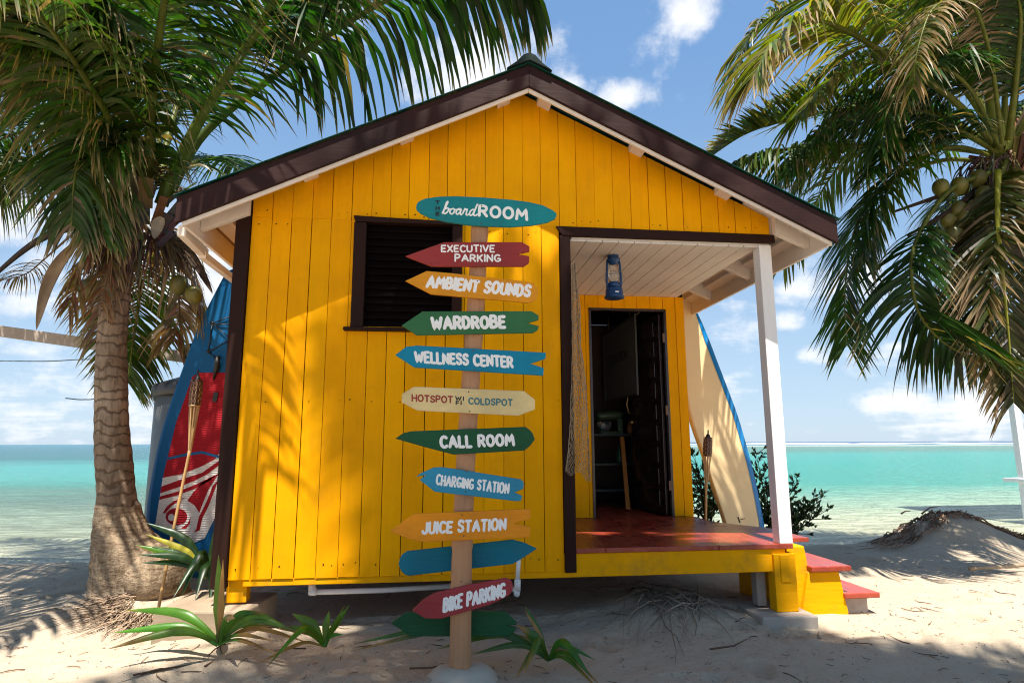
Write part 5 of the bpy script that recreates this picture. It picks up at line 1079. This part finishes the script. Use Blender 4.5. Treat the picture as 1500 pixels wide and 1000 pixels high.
# dark green shrubs behind the porch
def shrub(label, stems, y, seed, nl):
    rr = random.Random(seed); b = at(*stems[0][0], y=y); t = thing('shrub', label, 'shrub', (b.x, b.y, ground(b.x, b.y)), 'shrubs behind the porch'); br = MB(); lf = MB(); tips = []
    for (f, tip, dy) in stems:
        A, B = at(*f, y=y), at(*tip, y=y + dy); A.z = min(A.z, -.0); P = spline([A, A.lerp(B, .5) + Vector((rr.uniform(-.06, .06), rr.uniform(-.06, .06), .05)), B], 10); br.tube(P, [.012 * (1 - .085 * i) for i in range(11)], 5, 0, (.13, .10, .07))
        for k in range(3, 11):
            for q in range(3):
                d = Vector((rr.uniform(-1, 1), rr.uniform(-1, 1), rr.uniform(0, 1))).normalized(); e = P[k] + d * rr.uniform(.06, .2); br.tube([P[k], e], [.004, .002], 4, 0, (.12, .10, .06), False); tips.append((e, d))
    for e, d in tips:
        for q in range(nl):
            dd = (d + Vector((rr.uniform(-1, 1), rr.uniform(-1, 1), rr.uniform(-.4, 1)))).normalized(); p = e - d * rr.uniform(0, .08); ln = rr.uniform(.04, .075); sd_ = dd.cross(Vector((rr.uniform(-1, 1), rr.uniform(-1, 1), rr.uniform(-1, 1)))).normalized(); w_ = ln * .22
            g = rr.uniform(.5, 1.5); c = (.028 * g, .058 * g, .014 * g); nn = dd.cross(sd_) * w_ * .4
            lf.add([p, p + dd * ln * .45 - sd_ * w_ + nn, p + dd * ln * .45, p + dd * ln * .45 + sd_ * w_ + nn, p + dd * ln], [(0, 2, 1), (0, 3, 2), (1, 2, 4), (2, 3, 4)], 0, c)
    br.build('stem', m_twig, t); lf.build('foliage', m_bush, t)
shrub('dark green shrub between the yellow porch wall and the cream surfboard', [((1040, 800), (1018, 668), .1), ((1040, 800), (1030, 690), 0), ((1045, 800), (1050, 700), .1), ((1035, 800), (1012, 730), 0), ((1050, 800), (1068, 740), 0), ((1042, 800), (1040, 735), 0), ((1036, 800), (1022, 700), -.05)], 6.45, 5, 7)
shrub('dark green shrub by the water behind the white porch post', [((1130, 800), (1108, 665), .1), ((1130, 800), (1120, 690), 0), ((1135, 800), (1105, 720), .1), ((1138, 800), (1166, 712), 0), ((1140, 800), (1190, 735), 0), ((1135, 800), (1170, 752), 0), ((1130, 800), (1122, 750), 0), ((1140, 800), (1200, 752), 0), ((1140, 800), (1150, 735), 0), ((1140, 800), (1180, 745), .1), ((1140, 800), (1160, 765), -.1)], 6.4, 6, 7)

# ------------------------------------------------------------ roots, litter, driftwood
rr = random.Random(21); mb = MB(); c = at(985, 862, z=.14)
for i in range(120):
    a = rr.uniform(0, math.pi * 2); tx, ty = 985 + rr.gauss(-5, 52), 905 + rr.gauss(-8, 26); p = Vector((c.x + rr.uniform(-.28, .28), c.y + rr.uniform(-.12, .2), 0)); e = at(tx, ty, z=.03); e = Vector((e.x, e.y, 0)); P = []
    for k in range(6):
        q = p.lerp(e, k / 5); q += Vector((rr.uniform(-.02, .02), rr.uniform(-.02, .02), 0)); P.append((q.x, q.y, ground(q.x, q.y) + .012 + .03 * math.sin(math.pi * k / 5) * rr.random() - (.012 if k == 5 else 0)))
    r0 = rr.choice([.0015, .0015, .002, .003, .005, .009]); mb.tube(P, [r0, r0, r0 * .9, r0 * .7, r0 * .5, r0 * .2], 5, 0, (lambda g: (g, g, g))(rr.uniform(.6, 1.5)), False)
tag(mb.build('root_clump', m_root), 'fan of dry exposed roots in the sand under the porch edge', 'roots')
mb = MB()
for i in range(330):                                                   # mat of roots on top of the sand mound
    u = rr.gauss(0, .55); x0 = 5.72 + u * .8; y0 = 6.5 + rr.uniform(-.12, .34) - .1 * abs(u); 
    if abs(u) > 1.05: continue
    dx = u * .35 + rr.uniform(-.12, .12); ln = rr.uniform(.1, .32); P = []
    for k in range(5):
        x = x0 + dx * k / 4 * 1.0; y = y0 - ln * k / 4 * rr.uniform(.1, .5) + .02 * rr.random(); P.append((x, y, ground(x, y) + .01 + .045 * rr.random() * math.sin(math.pi * (k + .5) / 5)))
    r0 = rr.choice([.004, .006, .009]); mb.tube(P, [r0, r0, r0 * .8, r0 * .6, r0 * .25], 5, 0, (lambda g: (g * 1.05, g * .9, g * .85))(rr.uniform(.4, 1.5)), False)
for (a, b, c_) in (((1350, 752), (1362, 743), (1376, 741)), ((1400, 757), (1412, 752), (1417, 747)), ((1320, 752), (1326, 748), (1334, 748)), ((1376, 752), (1390, 750), (1402, 750)), ((1405, 753), (1408, 752), (1420, 752))): mb.tube([at(*a, y=6.6), at(*b, y=6.6), at(*c_, y=6.6)], [.010, .007, .003], 5, 0, (.6, .5, .5))
tag(mb.build('root_mat', m_root), 'tangled dead roots capping the sand mound at the water\'s edge', 'roots')
mb = MB()
for i in range(900):
    x = rr.uniform(-3.6, 5.0); y = rr.uniform(2.4, 4.3) if rr.random() < .7 else rr.uniform(4.3, 6.6)
    ln = rr.choice([.02, .03, .05, .05, .08, .14]) * rr.uniform(.6, 1.3); a = rr.uniform(0, 6.28); cv = rr.uniform(-1.2, 1.2); P = []; q = Vector((x, y))
    for k in range(5): P.append((q.x, q.y, ground(q.x, q.y) + .003 + .006 * rr.random())); a += cv * .4; q += Vector((math.cos(a), math.sin(a))) * ln / 4
    r0 = .0011 + ln * .012; mb.tube(P, [r0, r0, r0, r0 * .7, r0 * .3], 4, 0, (lambda g: (g, g * .95, g * .9))(rr.uniform(.5, 1.9)), False)
for (a, b, c_) in (((195, 988), (245, 978), (282, 972)), ((300, 975), (312, 968), (325, 965)), ((240, 972), (268, 945), (282, 932)), ((600, 978), (632, 977), (655, 972)), ((1040, 950), (1075, 945), (1095, 935))): mb.tube([at(*a, z=.012), at(*b, z=.016), at(*c_, z=.014)], [.006, .005, .002], 5, 0, (1, .9, .8))
tag(mb.build('beach_litter', m_twig), 'small twigs and dry bits of root scattered over the sand', 'litter', kind='stuff')
mb = MB()
for i in range(3200):
    x = rr.uniform(-3.6, 5.0); y = rr.uniform(2.5, 4.6) if rr.random() < .75 else rr.uniform(4.3, 6.8); z = ground(x, y) + .001; k = rr.uniform(.0022, .0065); a = rr.uniform(0, 6.28); g = rr.choice((.25, .4, .7, 1.3, 2.2)) * rr.uniform(.8, 1.2)
    p = [(x + k * math.cos(a + q) * rr.uniform(.5, 1.3), y + k * math.sin(a + q) * rr.uniform(.5, 1.3), z) for q in (0, 2.1, 4.2)]; mb.add(p + [(x, y, z + k * .8)], [(0, 1, 3), (1, 2, 3), (2, 0, 3)], 0, (g, g, g))
tag(mb.build('shell_chips', plain('shell_chip', (.30, .25, .20), .7)), 'tiny chips of shell, coral and weed strewn in the sand', 'beach debris', kind='stuff')
mb = MB(); cb = at(260, 872, z=.06)
for i in range(420):                                                   # fibrous roots round the palm's foot
    a = rr.uniform(2.6, 6.4); p = Vector((cb.x - .02 + .30 * math.cos(a) + rr.uniform(-.1, .1), cb.y - .12 + .28 * math.sin(a), 0)); d = Vector((math.cos(a), math.sin(a), 0)) + Vector((rr.uniform(-.7, .7), rr.uniform(-.7, .7), 0)); P = []
    ln = rr.uniform(.08, .3)
    for k in range(5): q = p + d * ln * k / 4 + Vector((rr.uniform(-.01, .01), rr.uniform(-.01, .01), 0)); P.append((q.x, q.y, ground(q.x, q.y) + .006 + rr.random() * .05 * (1 - k / 4)))
    mb.tube(P, [.004, .004, .003, .002, .001], 4, 0, (lambda g: (g, g * .95, g * .9))(rr.uniform(.5, 1.8)), False)
tag(mb.build('root_fibres', m_root), 'brown mat of fibrous roots round the foot of the left palm', 'roots', kind='stuff')
mb = MB(); mb.tube(spline([at(1420, 832, z=.05), at(1470, 829, z=.05), at(1540, 824, z=.05)], 12), [.018 + .003 * math.sin(i * 2) for i in range(13)], 8); tag(mb.build('driftwood_pole', m_oldwood), 'grey driftwood pole lying on the sand at the right edge', 'driftwood')
mb = MB()
for i in range(170):
    p = at(rr.uniform(1466, 1530), rr.uniform(794, 801), z=-.0); p.z = ground(p.x, p.y) + .01; d = Vector((rr.uniform(-1, 1), rr.uniform(-1, 1), rr.uniform(.2, 1))).normalized(); mb.tube([p, p + d * .05, p + d * .09 + Vector((0, 0, -.02))], [.007, .006, .002], 4, 0, (lambda g: (g, g, g))(rr.uniform(.5, 1.4)), False)
tag(mb.build('seaweed_clump', plain('orange_seaweed', (.34, .14, .025), .7)), 'orange dry seaweed washed up by the water at right', 'seaweed')

# ------------------------------------------------------------ beam, cable and tank at the left
bm_ = thing('rail_beam', 'long weathered white beam crossing behind the left palm', 'beam', tuple(at(-60, 476, y=7.1)))
mb = MB(); A, B = at(-120, 468, y=7.2), at(300, 527, y=6.7); mb.bar(A, B, .10, .115); mb.build('beam', paint('weathered_white_beam', (.36, .30, .25), .1, grain=(3, 30, 30), rough=.8, dirt=.3), bm_, .006)
mb = MB(); mb.box((A.x - .06, A.y - .06, -.3), (A.x + .06, A.y + .06, A.z + .05)); mb.build('post', m_post, bm_, .006)
mb = MB(); mb.box((B.x - .05, B.y + .055, -.3), (B.x + .05, B.y + .15, B.z + .05)); mb.build('post', m_post, bm_, .006)
mb = MB(); q = at(268, 513, y=6.62); mb.tube([q + Vector((-.03, 0, .03)), q + Vector((.02, 0, .015)), q + Vector((.09, 0, .05))], [.03, .045, .03], 8); mb.tube([q + Vector((.01, 0, 0)), q + Vector((.03, 0, -.1))], [.03, .02], 8); mb.build('clamp', m_black, bm_)
mb = MB(); mb.tube(spline([at(-80, 527, y=7.4), at(60, 529, y=7.4), at(138, 527, y=7.3), at(150, 545, y=7.2), at(142, 580, y=7.1), at(122, 585, y=7.1), at(96, 583, y=7.1)], 50), .006, 6); tag(mb.build('cable', plain('blue_grey_cable', (.10, .16, .20), .5)), 'thin dark cable looping behind the left palm trunk', 'cable')
tank = thing('water_tank', 'cylindrical metal tank with dark rim behind the blue paddle board', 'tank', (-2.36, 6.5, 0))
mb = MB(); mb.lathe([(.43, -.1), (.44, 0), (.44, 1.62), (.42, 1.64)], (-2.36, 6.5, 0), 40); mb.build('body', plain('dull_steel', (.17, .17, .16), .5, metal=.8), tank)
mb = MB(); mb.lathe([(.46, 1.60), (.475, 1.62), (.475, 1.70), (.46, 1.72), (.30, 1.78), (.1, 1.86)], (-2.36, 6.5, 0), 40); mb.build('lid', plain('dark_steel_lid', (.05, .05, .055), .4, metal=.6), tank)

# ------------------------------------------------------------ white pier platform at the right edge
pier = thing('pier_platform', 'white railed pier platform standing in the water at the right edge', 'pier', (9.3, 9.0, SEA))
m_pw = plain('white_pier_paint', (.78, .78, .80), .5); m_pb = plain('blue_pier_paint', (.10, .18, .42), .5)
for (x, y) in ((9.22, 9.0), (12.6, 9.0), (11.3, 10.6), (12.6, 10.6)):
    mb = MB(); mb.box((x - .055, y - .055, -.9), (x + .055, y + .055, 2.6)); mb.build('post', m_pw, pier, .006)
for z in (1.02, .68):
    mb = MB(); mb.box((9.28, 8.95, z), (12.6, 9.0, z + .07)); mb.build('rail', m_pw, pier, .004)
mb = MB(); mb.prism([(9.14, .50), (12.7, .50), (12.7, .56), (9.14, .56)], 8.9, 9.3); mb.build('platform', m_pw, pier, .004)
mb = MB(); mb.box((9.29, 8.9, .42), (12.7, 8.94, .565)); mb.build('fascia', m_pb, pier, .004)
mb = MB(); mb.prism([(9.1, 2.6), (12.8, 2.6), (12.8, 2.7), (9.1, 2.7)], 8.7, 10.8); mb.build('roof', m_pw, pier, .004)
